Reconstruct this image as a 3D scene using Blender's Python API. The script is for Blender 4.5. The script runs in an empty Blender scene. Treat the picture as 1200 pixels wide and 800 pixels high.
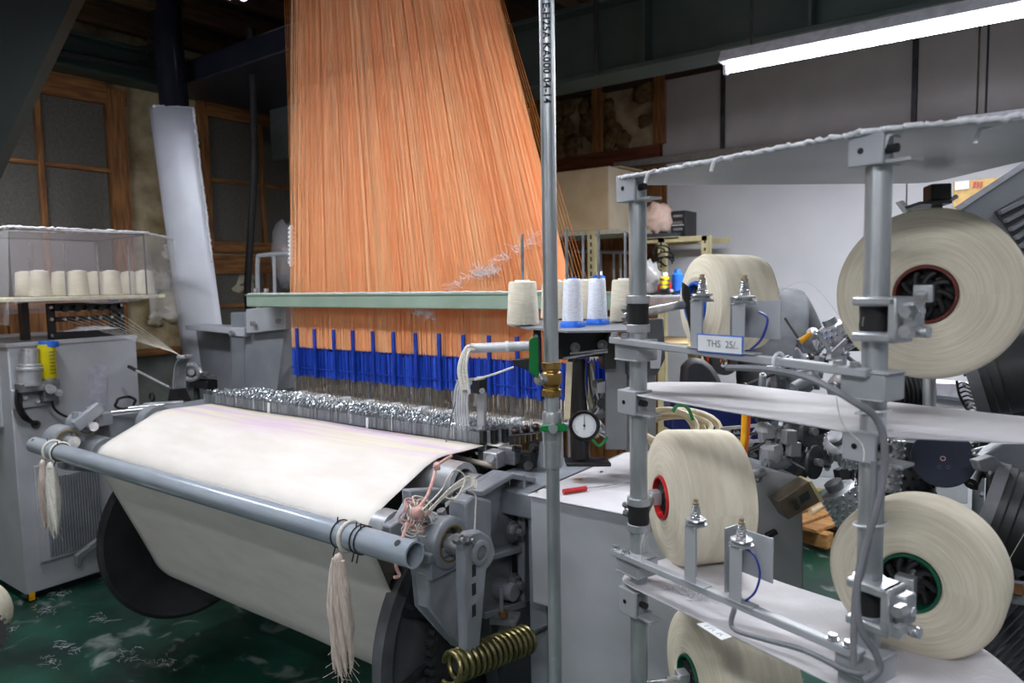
import bpy, bmesh, math, random
from mathutils import Vector, Matrix, noise
C = bpy.context.scene.collection
SC = bpy.context.scene
R = random.Random(11)
PI = math.pi

# ---------------------------------------------------------------- camera, world, lights, exposure
FOC, YAW, PITCH, ROLL = 844.5, 0.6359, 0.0823, -0.0178
cam = bpy.data.objects.new('camera', bpy.data.cameras.new('camera'))
C.objects.link(cam)
SC.camera = cam
_cy, _sy = math.cos(YAW), math.sin(YAW)
FW = Vector((-_sy*math.cos(PITCH), _cy*math.cos(PITCH), -math.sin(PITCH)))
RT = Vector((_cy, _sy, 0))
UP = RT.cross(FW)
RT, UP = math.cos(ROLL)*RT + math.sin(ROLL)*UP, -math.sin(ROLL)*RT + math.cos(ROLL)*UP
EYE = Vector((0, 0, 1.5))
cam.matrix_world = Matrix(((RT.x, UP.x, -FW.x, EYE.x), (RT.y, UP.y, -FW.y, EYE.y), (RT.z, UP.z, -FW.z, EYE.z), (0, 0, 0, 1)))
cam.data.sensor_width = 36
cam.data.lens = FOC/1200*36
cam.data.clip_start = 0.02
cam.data.dof.use_dof = True
cam.data.dof.focus_distance = 1.75
cam.data.dof.aperture_fstop = 4.5

w = bpy.data.worlds.new('world')
SC.world = w
w.use_nodes = True
w.node_tree.nodes['Background'].inputs[0].default_value = (0.75, 0.85, 1.0, 1)
w.node_tree.nodes['Background'].inputs[1].default_value = 0.075
SC.view_settings.view_transform = 'Standard'
SC.view_settings.look = 'None'
SC.view_settings.exposure = -0.07
SC.view_settings.gamma = 1.0

def area(name, loc, sx, sy, power, rot=(0, 0, 0), col=(0.94, 0.97, 1.0)):
    l = bpy.data.lights.new(name, 'AREA')
    l.shape = 'RECTANGLE'; l.size = sx; l.size_y = sy; l.energy = power; l.color = col
    o = bpy.data.objects.new(name, l); C.objects.link(o)
    o.location = loc; o.rotation_euler = rot
    return o
# the workshop's other fluorescent lamps, the last one added to brighten the lower cloth (their fittings are built below, out of frame)
LAMPS = [(-1.55, 1.12, 2.46, 19), (0.15, -0.6, 2.55, 28), (1.0, 2.1, 2.62, 13), (-3.6, 1.0, 2.5, 22), (0.22, 4.5, 2.24, 1), (1.9, 4.5, 2.24, 10), (-2.1, -2.0, 2.35, 24)]
for x, y, z, p in LAMPS:
    area('ceiling_lamp_light', (x, y, z-0.05), 1.2, 0.07, p)
area('fluorescent_light', (-0.58, 3.2, 2.385), 1.2, 0.06, 72)

# ---------------------------------------------------------------- helpers
def ray(x, y): return FW + RT*((x-600)/FOC) - UP*((y-400)/FOC)
def at(x, y, d): return EYE + ray(x, y)*d
def pz(x, y, z): r = ray(x, y); return EYE + r*((z-1.5)/r.z)
def pv(x, y, v): r = ray(x, y); return EYE + r*(v/r.y)
def pu(x, y, u): r = ray(x, y); return EYE + r*(u/r.x)
V = Vector

def basis(a):
    a = V(a).normalized()
    t = V((0, 0, 1)) if abs(a.z) < 0.9 else V((1, 0, 0))
    x = t.cross(a).normalized()
    return x, a.cross(x), a

class G:
    def __init__(s): s.v = []; s.f = []; s.m = []
    def add(s, vs, fs, m=0):
        o = len(s.v); s.v += [V(q) for q in vs]; s.f += [tuple(i+o for i in f) for f in fs]; s.m += [m]*len(fs)
        return s
    def box(s, c, size, rot=None, m=0):
        hx, hy, hz = size[0]/2, size[1]/2, size[2]/2
        vs = [V((x, y, z)) for x in (-hx, hx) for y in (-hy, hy) for z in (-hz, hz)]
        if rot is not None: vs = [rot @ q for q in vs]
        vs = [q+V(c) for q in vs]
        return s.add(vs, [(0, 1, 3, 2), (4, 6, 7, 5), (0, 4, 5, 1), (2, 3, 7, 6), (0, 2, 6, 4), (1, 5, 7, 3)], m)
    def bx(s, x0, x1, y0, y1, z0, z1, m=0):
        return s.box(((x0+x1)/2, (y0+y1)/2, (z0+z1)/2), (abs(x1-x0), abs(y1-y0), abs(z1-z0)), None, m)
    def obox(s, c, ex, ey, size, m=0):                  # box with its own axes
        ex = V(ex).normalized(); ey = V(ey); ey = (ey-ex*ey.dot(ex)).normalized(); ez = ex.cross(ey)
        return s.box(c, size, Matrix((ex, ey, ez)).transposed(), m)
    def bar(s, p, q, wd, ht=None, m=0):                  # square bar from p to q, width across, ht up
        p, q = V(p), V(q); ex = q-p
        ey = V((0, 0, 1)).cross(ex)
        if ey.length < 1e-5: ey = V((0, 1, 0))
        return s.obox((p+q)/2, ex, ey, (ex.length, wd, ht or wd), m)
    def cyl(s, p, q, r0, r1=None, n=16, m=0):
        p, q = V(p), V(q); r1 = r0 if r1 is None else r1
        return s.lathe(p, q-p, [(0, 0), (0, r0), ((q-p).length, r1), ((q-p).length, 0)], n, m)
    def lathe(s, o, ax, prof, n=24, m=0):
        x, y, a = basis(ax); o = V(o); vs = []; fs = []; rings = []
        for t, r in prof:
            if r <= 1e-9: rings.append([len(vs)]); vs.append(o+a*t)
            else:
                rings.append(list(range(len(vs), len(vs)+n)))
                vs += [o+a*t+(x*math.cos(2*PI*k/n)+y*math.sin(2*PI*k/n))*r for k in range(n)]
        for A, B in zip(rings, rings[1:]):
            for k in range(n):
                k2 = (k+1) % n
                if len(A) == 1 and len(B) == 1: continue
                if len(A) == 1: fs.append((A[0], B[k2], B[k]))
                elif len(B) == 1: fs.append((A[k], A[k2], B[0]))
                else: fs.append((A[k], A[k2], B[k2], B[k]))
        return s.add(vs, fs, m)
    def tube(s, pts, r, n=7, m=0, closed=False):
        pts = [V(p) for p in pts]; N = len(pts); vs = []; fs = []; px = None
        for i, p in enumerate(pts):
            t = (pts[(i+1) % N]-pts[i-1]) if closed else (pts[min(i+1, N-1)]-pts[max(i-1, 0)])
            if t.length < 1e-9: t = V((0, 0, 1))
            t.normalize()
            if px is None: px = basis(t)[0]
            else:
                px = px-t*px.dot(t)
                px = px.normalized() if px.length > 1e-6 else basis(t)[0]
            py = t.cross(px); rr = r[i] if isinstance(r, (list, tuple)) else r
            vs += [p+(px*math.cos(2*PI*k/n)+py*math.sin(2*PI*k/n))*rr for k in range(n)]
        for i in range(N if closed else N-1):
            a, b = i*n, ((i+1) % N)*n
            fs += [(a+k, a+(k+1) % n, b+(k+1) % n, b+k) for k in range(n)]
        if not closed: fs += [tuple(range(n-1, -1, -1)), tuple(range((N-1)*n, N*n))]
        return s.add(vs, fs, m)
    def prism(s, poly, off, m=0):                       # planar polygon of 3-D points pushed along off
        poly = [V(p) for p in poly]; n = len(poly); off = V(off)
        nrm = V((0, 0, 0))
        for i in range(n): nrm += poly[i].cross(poly[(i+1) % n])
        if nrm.dot(off) > 0: poly.reverse()
        return s.add(poly+[p+off for p in poly], [tuple(range(n)), tuple(range(2*n-1, n-1, -1))] + [((i+1) % n, i, i+n, (i+1) % n+n) for i in range(n)], m)
    def grid(s, fn, nu, nv, m=0):
        vs = [fn(i/nu, j/nv) for i in range(nu+1) for j in range(nv+1)]
        return s.add(vs, [(i*(nv+1)+j, (i+1)*(nv+1)+j, (i+1)*(nv+1)+j+1, i*(nv+1)+j+1) for i in range(nu) for j in range(nv)], m)
    def ball(s, c, r, n=12, k=8, m=0, sc=(1, 1, 1), wob=0):
        prof = [(-math.cos(PI*i/k), math.sin(PI*i/k)) for i in range(k+1)]
        prof[0] = (-1, 0); prof[-1] = (1, 0)
        g = G().lathe((0, 0, 0), (0, 0, 1), prof, n)
        out = []
        for q in g.v:
            f = 1+(wob*noise.noise(q*2.3+V(c)*9) if wob else 0)
            out.append(V((q.x*sc[0], q.y*sc[1], q.z*sc[2]))*r*f+V(c))
        return s.add(out, g.f, m)

def bez(pts, k=6):                                       # smooth curve through the points
    pts = [V(p) for p in pts]; out = []
    for i in range(len(pts)-1):
        p0, p1, p2, p3 = pts[max(i-1, 0)], pts[i], pts[i+1], pts[min(i+2, len(pts)-1)]
        for j in range(k):
            t = j/k
            out.append(0.5*((2*p1)+(p2-p0)*t+(2*p0-5*p1+4*p2-p3)*t*t+(3*p1-p0-3*p2+p3)*t**3))
    return out+[pts[-1]]

ORI = {}
SOFT = {'peach_bundle', 'plastic_bag', 'crumpled_bag', 'plastic_wrap', 'red_pouch', 'knot', 'insulation', 'plaster_patch', 'head', 'hair', 'lint_pile', 'lint_fringe'}
def tag(o, label=None, cat=None, group=None, kind=None):
    if label: o['label'] = label
    if cat: o['category'] = cat
    if group: o['group'] = group
    if kind: o['kind'] = kind
    return o
def thing(name, label, cat, loc=(0, 0, 0), group=None):
    o = bpy.data.objects.new(name, None); C.objects.link(o); o.empty_display_size = 0.05
    o.location = loc; ORI[o.name] = V(loc)
    return tag(o, label, cat, group)
def obj(name, g, mat, parent=None, bevel=0, smooth=True, kind=None, label=None, loc=None, angle=0.65):
    if name in SOFT: angle = 3.1
    """one mesh object; vertices given in world space (or in the parent's own frame when the parent stands at the origin)"""
    me = bpy.data.meshes.new(name)
    off = ORI[parent.name] if parent is not None else (V(loc) if loc is not None else V((0, 0, 0)))
    me.from_pydata([q-off for q in g.v], [], g.f)
    for mm in (mat if isinstance(mat, (list, tuple)) else [mat]): me.materials.append(mm)
    if isinstance(mat, (list, tuple)): me.polygons.foreach_set('material_index', g.m)
    if smooth:
        me.polygons.foreach_set('use_smooth', [True]*len(me.polygons))
        me.set_sharp_from_angle(angle=angle)
    me.update()
    o = bpy.data.objects.new(name, me); C.objects.link(o)
    if parent is not None: o.parent = parent
    elif loc is not None: o.location = loc
    ORI[o.name] = off
    if bevel:
        b = o.modifiers.new('bevel', 'BEVEL'); b.width = bevel; b.segments = 2; b.limit_method = 'ANGLE'; b.angle_limit = 0.7
    return tag(o, label, None, None, kind)
def dup(root, loc=None, mat=None, label=None, group=None):
    r = root.copy(); C.objects.link(r)
    if mat is not None: r.matrix_world = mat
    elif loc is not None: r.location = loc
    if label: r['label'] = label
    if group: r['group'] = group
    for ch in list(root.children):
        c = ch.copy(); C.objects.link(c); c.parent = r
        for q in list(ch.children):
            d = q.copy(); C.objects.link(d); d.parent = c
    return r
def orient(o, ax, roll=0):
    x, y, a = basis(ax)
    m = Matrix(((x.x, y.x, a.x, o[0]), (x.y, y.y, a.y, o[1]), (x.z, y.z, a.z, o[2]), (0, 0, 0, 1)))
    return m @ Matrix.Rotation(roll, 4, 'Z')

# ---------------------------------------------------------------- materials
def lin(c):
    return tuple((q/12.92 if q <= 0.04045 else ((q+0.055)/1.055)**2.4) for q in [k/255 for k in c]) + (1,)
def mat(name, col, rough=0.5, metal=0.0, col2=None, scale=30, stretch=(1, 1, 1), bump=0.0, bscale=None, detail=4, lo=0.35, hi=0.65, coat=0, spec=0.5, sheen=0):
    m = bpy.data.materials.new(name); m.use_nodes = True
    nt = m.node_tree; b = nt.nodes['Principled BSDF']
    b.inputs['Base Color'].default_value = lin(col); b.inputs['Roughness'].default_value = rough; b.inputs['Metallic'].default_value = metal
    b.inputs['Specular IOR Level'].default_value = spec
    if coat: b.inputs['Coat Weight'].default_value = coat
    if sheen: b.inputs['Sheen Weight'].default_value = sheen
    if col2 is None: col2 = tuple(int(c*0.88) for c in col)
    tc = nt.nodes.new('ShaderNodeTexCoord'); mp = nt.nodes.new('ShaderNodeMapping'); mp.inputs['Scale'].default_value = stretch
    nt.links.new(tc.outputs['Object'], mp.inputs[0])
    nz = nt.nodes.new('ShaderNodeTexNoise'); nz.inputs['Scale'].default_value = scale; nz.inputs['Detail'].default_value = detail
    nt.links.new(mp.outputs[0], nz.inputs['Vector'])
    rp = nt.nodes.new('ShaderNodeValToRGB')
    rp.color_ramp.elements[0].position = lo; rp.color_ramp.elements[0].color = lin(col2)
    rp.color_ramp.elements[1].position = hi; rp.color_ramp.elements[1].color = lin(col)
    nt.links.new(nz.outputs[0], rp.inputs[0]); nt.links.new(rp.outputs[0], b.inputs['Base Color'])
    if bump:
        n2 = nz
        if bscale:
            n2 = nt.nodes.new('ShaderNodeTexNoise'); n2.inputs['Scale'].default_value = bscale; n2.inputs['Detail'].default_value = 5
            nt.links.new(mp.outputs[0], n2.inputs['Vector'])
        bp = nt.nodes.new('ShaderNodeBump'); bp.inputs['Strength'].default_value = bump; bp.inputs['Distance'].default_value = 0.01
        nt.links.new(n2.outputs[0], bp.inputs['Height']); nt.links.new(bp.outputs[0], b.inputs['Normal'])
    return m
def emit(name, col, s):
    m = bpy.data.materials.new(name); m.use_nodes = True; b = m.node_tree.nodes['Principled BSDF']
    b.inputs['Base Color'].default_value = lin(col); b.inputs['Emission Color'].default_value = lin(col); b.inputs['Emission Strength'].default_value = s
    return m
def clear(name, col, alpha, rough=0.12):
    m = bpy.data.materials.new(name); m.use_nodes = True; b = m.node_tree.nodes['Principled BSDF']
    b.inputs['Base Color'].default_value = lin(col); b.inputs['Roughness'].default_value = rough; b.inputs['Alpha'].default_value = alpha
    b.inputs['Specular IOR Level'].default_value = 0.9
    return m

M = dict(
 grey=mat('grey_machine_paint', (174, 177, 182), 0.42, 0, (163, 166, 171), 6, bump=0.03, bscale=60),
 greyd=mat('mid_grey_machine_paint', (128, 132, 137), 0.42, 0, (116, 120, 126), 8, bump=0.04, bscale=60),
 cast=mat('grey_enamel_casting', (140, 145, 152), 0.35, 0, (126, 131, 138), 14, bump=0.12, bscale=45),
 dustygrey=mat('dusty_grey_top', (210, 207, 211), 0.75, 0, (190, 189, 194), 6, bump=0.1, bscale=120),
 galv=mat('galvanised_steel', (196, 200, 203), 0.4, 0.62, (152, 159, 162), 26, (1, 1, 0.25), bump=0.03),
 steel=mat('bright_steel', (212, 214, 217), 0.25, 0.65, (172, 175, 180), 40),
 steeld=mat('dull_steel', (150, 152, 156), 0.38, 0.6, (112, 114, 118), 30, bump=0.05),
 alu=mat('aluminium', (196, 198, 202), 0.36, 0.55, (172, 175, 179), 30),
 black=mat('black_plastic', (24, 24, 26), 0.4, 0, (16, 16, 18), 20),
 rubber=mat('black_rubber', (30, 30, 32), 0.65, 0, (20, 20, 22), 25, bump=0.1),
 darkiron=mat('dark_iron', (66, 67, 70), 0.5, 0.35, (42, 42, 44), 18, bump=0.15),
 disc=mat('dark_grey_flange', (58, 60, 63), 0.45, 0.2, (44, 46, 48), 7, bump=0.05),
 yarn=mat('natural_cream_yarn', (226, 219, 200), 0.9, 0, (212, 204, 184), 26, (1, 1, 7), bump=0.35, bscale=150, sheen=0.3),
 yarnw=mat('white_yarn', (236, 233, 224), 0.9, 0, (214, 210, 200), 60, (1, 1, 8), bump=0.3, sheen=0.2),
 nylon=mat('white_sewing_thread', (240, 243, 250), 0.55, 0, (214, 219, 232), 80, (1, 1, 6), bump=0.2),
 tassel=mat('pale_pink_cream_yarn', (226, 210, 198), 0.95, 0, (196, 178, 168), 40, (4, 4, 0.6), bump=0.3, sheen=0.4),
 pink=mat('pink_cord', (222, 182, 172), 0.9, 0, (200, 150, 142), 60),
 lint=mat('white_lint', (240, 240, 244), 1.0, 0, (215, 215, 222), 60, bump=0.6, sheen=0.6),
 tubegrey=mat('blue_grey_tube_paint', (163, 172, 182), 0.25, 0, (146, 156, 167), 9, (0.6, 4, 4), coat=0.4),
 greenbar=mat('sage_green_paint', (142, 162, 146), 0.5, 0, (128, 148, 132), 5),
 blue=mat('blue_heald_plastic', (22, 66, 172), 0.4, 0, (14, 44, 132), 90, (1, 1, 0.2)),
 bluec=mat('bright_blue_plastic', (40, 110, 220), 0.35, 0, (30, 90, 195), 20),
 brass=mat('brass', (170, 138, 78), 0.36, 0.85, (120, 92, 45), 40, bump=0.15),
 gold=mat('yellow_zinc_spring_steel', (150, 142, 98), 0.34, 0.85, (104, 96, 60), 40),
 greenh=mat('green_handle_plastic', (0, 132, 62), 0.4, 0, (0, 112, 50), 20),
 red=mat('red_plastic', (200, 30, 35), 0.4, 0, (170, 22, 26), 20),
 green=mat('dark_green_plastic', (10, 92, 66), 0.4, 0, (6, 74, 52), 20),
 white=mat('white_paper', (238, 240, 243), 0.7, 0, (228, 230, 234), 20),
 ink=mat('black_ink', (30, 32, 40), 0.8),
 wood=mat('old_brown_timber', (158, 108, 60), 0.6, 0, (106, 66, 34), 9, (6, 6, 0.6), bump=0.15),
 woodh=mat('old_brown_timber_lying', (164, 112, 62), 0.6, 0, (110, 70, 38), 9, (6, 0.6, 6), bump=0.15),
 woodp=mat('pale_pallet_wood', (202, 152, 96), 0.65, 0, (160, 110, 62), 8, (0.7, 6, 6), bump=0.12),
 plaster=mat('stained_plaster', (196, 180, 146), 0.9, 0, (126, 108, 76), 5, bump=0.4, bscale=30),
 wallwhite=mat('white_wall_board', (226, 228, 234), 0.6, 0, (212, 214, 221), 1.5),
 wallgrey=mat('grey_white_panel', (190, 188, 186), 0.6, 0, (160, 157, 154), 1.3, bump=0.03),
 green2=mat('dark_green_beam_paint', (62, 78, 72), 0.5, 0, (48, 62, 58), 4),
 lowerwall=mat('grey_green_lower_wall', (122, 128, 124), 0.7, 0, (96, 102, 98), 6, bump=0.1),
 card=mat('cardboard', (206, 184, 148), 0.8, 0, (192, 168, 130), 6),
 cream=mat('cream_shelf_paint', (214, 203, 160), 0.5, 0, (190, 178, 134), 8),
 jacket=mat('grey_work_jacket', (70, 72, 76), 0.9, 0, (56, 58, 62), 12, bump=0.35, bscale=14),
 skin=mat('skin', (205, 160, 132), 0.55, 0, (190, 142, 116), 20),
 hair=mat('black_hair', (22, 20, 20), 0.55, 0, (12, 11, 11), 60, (1, 1, 0.2)),
 jean=mat('dark_trousers', (46, 50, 62), 0.9, 0, (34, 38, 48), 20),
 navy=mat('navy_disc_plastic', (34, 44, 70), 0.35, 0, (26, 34, 56), 9),
 chrome=mat('chrome', (228, 231, 235), 0.12, 0.75, (200, 203, 208), 20),
 yellow=mat('yellow_cable', (238, 178, 26), 0.4, 0, (220, 150, 16), 20),
 cable=mat('grey_cable', (132, 135, 140), 0.5, 0, (118, 120, 125), 20),
 hose=mat('cream_hose', (214, 202, 172), 0.5, 0, (190, 176, 144), 30),
 bluepanel=mat('deep_blue_cover', (24, 52, 140), 0.5, 0, (16, 36, 104), 6),
 peach=mat('peach_bundle', (252, 226, 212), 0.7, 0, (244, 206, 190), 20, bump=0.3),
 oil=clear('yellow_oil_bowl', (222, 206, 10), 0.86, 0.1),
 plastic=clear('clear_plastic_sheet', (215, 208, 214), 0.22, 0.1),
 plasticw=clear('milky_plastic_sheet', (205, 205, 210), 0.34, 0.2),
)

# ================================================================ SETTING
def floor_mat():
    m = mat('green_floor_paint', (27, 76, 60), 0.36, 0, (17, 44, 36), 3.5, bump=0.06, bscale=40)
    nt = m.node_tree; b = nt.nodes['Principled BSDF']
    src = b.inputs['Base Color'].links[0].from_socket
    tc = [n for n in nt.nodes if n.type == 'TEX_COORD'][0]
    nz = nt.nodes.new('ShaderNodeTexNoise'); nz.inputs['Scale'].default_value = 5.5; nz.inputs['Detail'].default_value = 9; nz.inputs['Distortion'].default_value = 1.2
    nt.links.new(tc.outputs['Object'], nz.inputs['Vector'])
    rp = nt.nodes.new('ShaderNodeValToRGB'); rp.color_ramp.elements[0].position = 0.58; rp.color_ramp.elements[1].position = 0.86
    nt.links.new(nz.outputs[0], rp.inputs[0])
    mx = nt.nodes.new('ShaderNodeMix'); mx.data_type = 'RGBA'
    nt.links.new(rp.outputs[0], mx.inputs[0]); nt.links.new(src, mx.inputs[6]); mx.inputs[7].default_value = lin((186, 196, 192))
    nt.links.new(mx.outputs[2], b.inputs['Base Color'])
    return m
fl = obj('floor', G().bx(-5.1, 3.2, -2.6, 5.3, -0.1, 0), floor_mat(), kind='structure')
wl = obj('wall_left', G().bx(-5.12, -5.0, -2.6, 5.3, 0, 3.3), M['plaster'], kind='structure')
wb = obj('wall_back', G().bx(-5.0, 3.2, 5.2, 5.32, 0, 3.3), M['plaster'], kind='structure')
wr = obj('wall_right', G().bx(3.2, 3.3, -2.6, 5.3, 0, 3.3), M['wallwhite'], kind='structure')
wf = obj('wall_front', G().bx(-5.12, 3.3, -2.7, -2.6, 0, 3.3), M['wallgrey'], kind='structure')
ce = obj('ceiling', G().bx(-5.12, 3.3, -2.7, 5.32, 3.3, 3.4), mat('dark_ceiling_boards', (52, 38, 26), 0.8, 0, (32, 23, 16), 8, (0.5, 5, 1)), kind='structure')
JM = mat('shaded_joist_timber', (96, 68, 42), 0.7, 0, (62, 42, 26), 9, (6, 0.6, 6), bump=0.1)  # timber colour darkened to stand for the shade up under the ceiling
for i in range(17):
    x = -4.9+i*0.5
    obj('joist', G().bx(x, x+0.07, -2.5, 5.15, 3.16, 3.3), JM, ce)
for i in range(3):
    y = 3.95+i*0.42
    obj('joist_noggin', G().bx(-4.9, 3.1, y, y+0.045, 3.1, 3.16), JM, ce)

# back wall cladding
pn = M['wallwhite']
for x0, x1 in ((-2.34, -0.72), (-0.712, 0.9), (0.908, 3.2)):
    obj('lower_board', G().bx(x0, x1, 5.172, 5.2, 0, 2.37), pn, wb, bevel=0.003)
for x0, x1 in ((-2.36, -1.905), (-1.88, -0.70), (-0.67, -0.36), (-0.352, 1.2), (1.21, 3.2)):
    obj('upper_panel', G().bx(x0, x1, 5.16, 5.2, 2.42, 2.985), M['wallgrey'], wb, bevel=0.004)
for x in (-1.893, -0.686):
    obj('batten', G().bx(x-0.014, x+0.014, 5.14, 5.2, 2.38, 3.0), M['darkiron'], wb)
obj('ledge', G().bx(-2.75, 3.2, 5.10, 5.2, 2.372, 2.418), mat('grey_ledge_paint', (150, 146, 138), 0.6), wb, bevel=0.004)
for i in range(14):
    x = -4.98+i*0.19
    if x < -2.4: obj('plank', G().bx(x, x+0.182, 5.17, 5.2, 0.0, 2.36), M['wood'], wb, bevel=0.004)
obj('rail_board', G().bx(-4.98, -2.38, 5.14, 5.2, 2.40, 2.52), mat('red_brown_board', (120, 62, 34), 0.6, 0, (80, 40, 20), 9, (0.5, 5, 5)), wb, bevel=0.004)
for x in (-4.2, -3.55, -2.95, -2.42):
    obj('stud', G().bx(x, x+0.09, 5.12, 5.2, 2.52, 3.12), M['wood'], wb, bevel=0.004)
obj('top_board', G().bx(-4.98, 3.2, 5.13, 5.2, 2.985, 3.16), mat('dark_brown_board', (70, 46, 30), 0.7, 0, (44, 28, 18), 8, (0.5, 5, 5)), wb)
# ragged insulation stuffed between the studs
gi = G()
for i in range(26):
    x = R.uniform(-3.4, -2.5); z = R.uniform(2.55, 2.95)
    gi.ball((x, 5.165, z), R.uniform(0.04, 0.11), 9, 6, sc=(1, 0.35, 1.1), wob=0.7)
obj('insulation', gi, mat('brown_fibre_insulation', (128, 104, 66), 1, 0, (84, 64, 36), 22, bump=0.8), wb, kind='stuff')

# left wall: windows, posts, sill, planks
wt = mat('obscure_glass', (102, 100, 92), 0.28, 0, (86, 84, 77), 60, bump=0.5, bscale=120)
def window(name, ys, zs, post_l, post_r):
    f = obj(name, G().bx(-5.01, -4.945, ys[0]-post_l, ys[0], zs[0]-0.05, zs[-1]+0.1).bx(-5.01, -4.945, ys[-1], ys[-1]+post_r, zs[0]-0.05, zs[-1]+0.1), M['wood'], kind='structure')
    obj('head_rail', G().bx(-5.01, -4.95, ys[0], ys[-1], zs[-1], zs[-1]+0.14), M['woodh'], f)
    obj('bottom_rail', G().bx(-5.01, -4.95, ys[0], ys[-1], zs[0]-0.08, zs[0]), M['woodh'], f)
    for y in ys[1:-1]: obj('mullion', G().bx(-5.005, -4.955, y-0.017, y+0.017, zs[0], zs[-1]), M['wood'], f, bevel=0.003)
    for z in zs[1:-1]: obj('muntin', G().bx(-5.005, -4.96, ys[0], ys[-1], z-0.014, z+0.014), M['woodh'], f, bevel=0.003)
    for a, b in zip(ys, ys[1:]):
        for c, d in zip(zs, zs[1:]):
            obj('pane', G().bx(-4.995, -4.985, a+0.006, b-0.006, c+0.004, d-0.004), wt, f)
    return f
window('window_1', [1.10, 1.50, 1.91, 2.315], [1.47, 1.87, 2.275, 2.70], 0.11, 0.115)
window('window_2', [3.02, 3.47, 3.92, 4.4], [1.84, 2.29, 2.75], 0.06, 0.08)
window('window_3', [3.02, 3.47, 3.92, 4.4], [1.12, 1.36, 1.60], 0.06, 0.08)
obj('trim_1', G().bx(-5.0, -4.90, 0.6, 3.1, 1.04, 1.085), M['woodh'], kind='structure', bevel=0.004)
for i in range(11):
    y = -0.2+i*0.235
    if y < 2.3: obj('plank', G().bx(-5.0, -4.972, y, y+0.228, 1.09, 1.42), M['wood'], wl, bevel=0.003)
obj('lower_panel', G().bx(-5.0, -4.965, -1.2, 4.6, 0, 1.04), M['lowerwall'], wl)
obj('board', G().bx(-5.0, -4.96, -0.5, 2.45, 2.71, 2.82), M['woodh'], wl)
# patches of fallen plaster
for (y, z, r) in ((2.62, 1.55, 0.08), (2.75, 1.32, 0.10), (2.58, 1.28, 0.06), (3.0, 1.62, 0.07), (3.3, 1.52, 0.1), (2.7, 1.75, 0.05)):
    obj('plaster_patch', G().ball((-4.99, y, z), r, 12, 8, sc=(0.12, 1, 0.9), wob=1.1), mat('pale_plaster', (202, 196, 180), 0.95, 0, (176, 166, 142), 20, bump=0.5) if 'pale_plaster' not in bpy.data.materials else bpy.data.materials['pale_plaster'], wl)

# girders
t = thing('steel_girder', 'dark green steel I-beam crossing under the ceiling above the lamp', 'beam', (-1.2, 3.6, 2.6))
obj('bottom_flange', G().bx(-4.9, 3.1, 3.50, 3.72, 2.60, 2.625), M['green2'], t, bevel=0.003)
obj('top_flange', G().bx(-4.9, 3.1, 3.50, 3.72, 2.975, 3.0), M['green2'], t, bevel=0.003)
obj('web', G().bx(-4.9, 3.1, 3.60, 3.62, 2.625, 2.975), M['green2'], t)
for x in (-2.62, -1.72, -0.9, -0.2, 0.7): obj('stiffener', G().bx(x, x+0.015, 3.51, 3.60, 2.625, 2.975), M['green2'], t)
obj('conduit', G().tube([(-1.98, 3.49, 3.1), (-1.98, 3.49, 2.6)], 0.012), M['darkiron'], t)
t = thing('wall_girder', 'dark green steel girder running along the left window wall', 'beam', (-4.9, 1.5, 2.85))
obj('bottom_flange', G().bx(-4.985, -4.80, -1.5, 5.0, 2.845, 2.865), M['green2'], t)
obj('web', G().bx(-4.90, -4.885, -1.5, 5.0, 2.865, 3.05), M['green2'], t)
obj('top_flange', G().bx(-4.985, -4.80, -1.5, 5.0, 3.05, 3.07), M['green2'], t)
for y in (1.6, 3.3): obj('clip', G().bx(-4.83, -4.79, y, y+0.03, 2.83, 2.9), M['galv'], t)

# fluorescent lamps
TUBE = emit('fluorescent_tube_glow', (240, 241, 255), 44)
TUBE2 = emit('old_tube_glow', (240, 241, 255), 4)
def lamp(x, y, z, label, name='fluorescent_lamp', L=1.23, group=None):
    t = thing(name, label, 'lamp', (x, y, z), group)
    body = G().prism([(x-L/2, y-0.035, z+0.075), (x-L/2, y+0.035, z+0.075), (x-L/2, y+0.075, z+0.02), (x-L/2, y-0.075, z+0.02)], (L, 0, 0))
    obj('reflector', body, mat('white_lamp_enamel', (214, 216, 222), 0.4) if 'white_lamp_enamel' not in bpy.data.materials else bpy.data.materials['white_lamp_enamel'], t, bevel=0.004)
    obj('glow_tube', G().cyl((x-L/2+0.02, y, z), (x+L/2-0.02, y, z), 0.016, n=8), TUBE2 if y > 4 else TUBE, t)
    for s in (-1, 1): obj('lamp_holder', G().bx(x+s*(L/2-0.012)-0.008, x+s*(L/2-0.012)+0.008, y-0.016, y+0.016, z-0.022, z+0.03), bpy.data.materials['white_lamp_enamel'], t, bevel=0.003)
    for s in (-0.4, 0.4): obj('hanger', G().cyl((x+s*L, y, z+0.075), (x+s*L, y, 3.16), 0.006, n=6), M['darkiron'], t)
    return t
lamp(-0.56, 3.2, 2.415, 'lit fluorescent tube in white batten fitting hanging below the dark girder')
for (x, y, z, p), lab in zip(LAMPS, ('fluorescent lamp over the loom front, above the picture', 'fluorescent lamp over the photographer, above the picture', 'fluorescent lamp to the right of the creel, above the picture', 'fluorescent lamp over the grey cabinet, left of the picture', 'lit fluorescent tube low before the white wall, peeping over the top shelf', 'fluorescent tube far right before the white wall, beyond the picture', 'added unseen fluorescent fill lamp behind the photographer, brightening the lower cloth')): lamp(x, y, z, lab)

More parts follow.
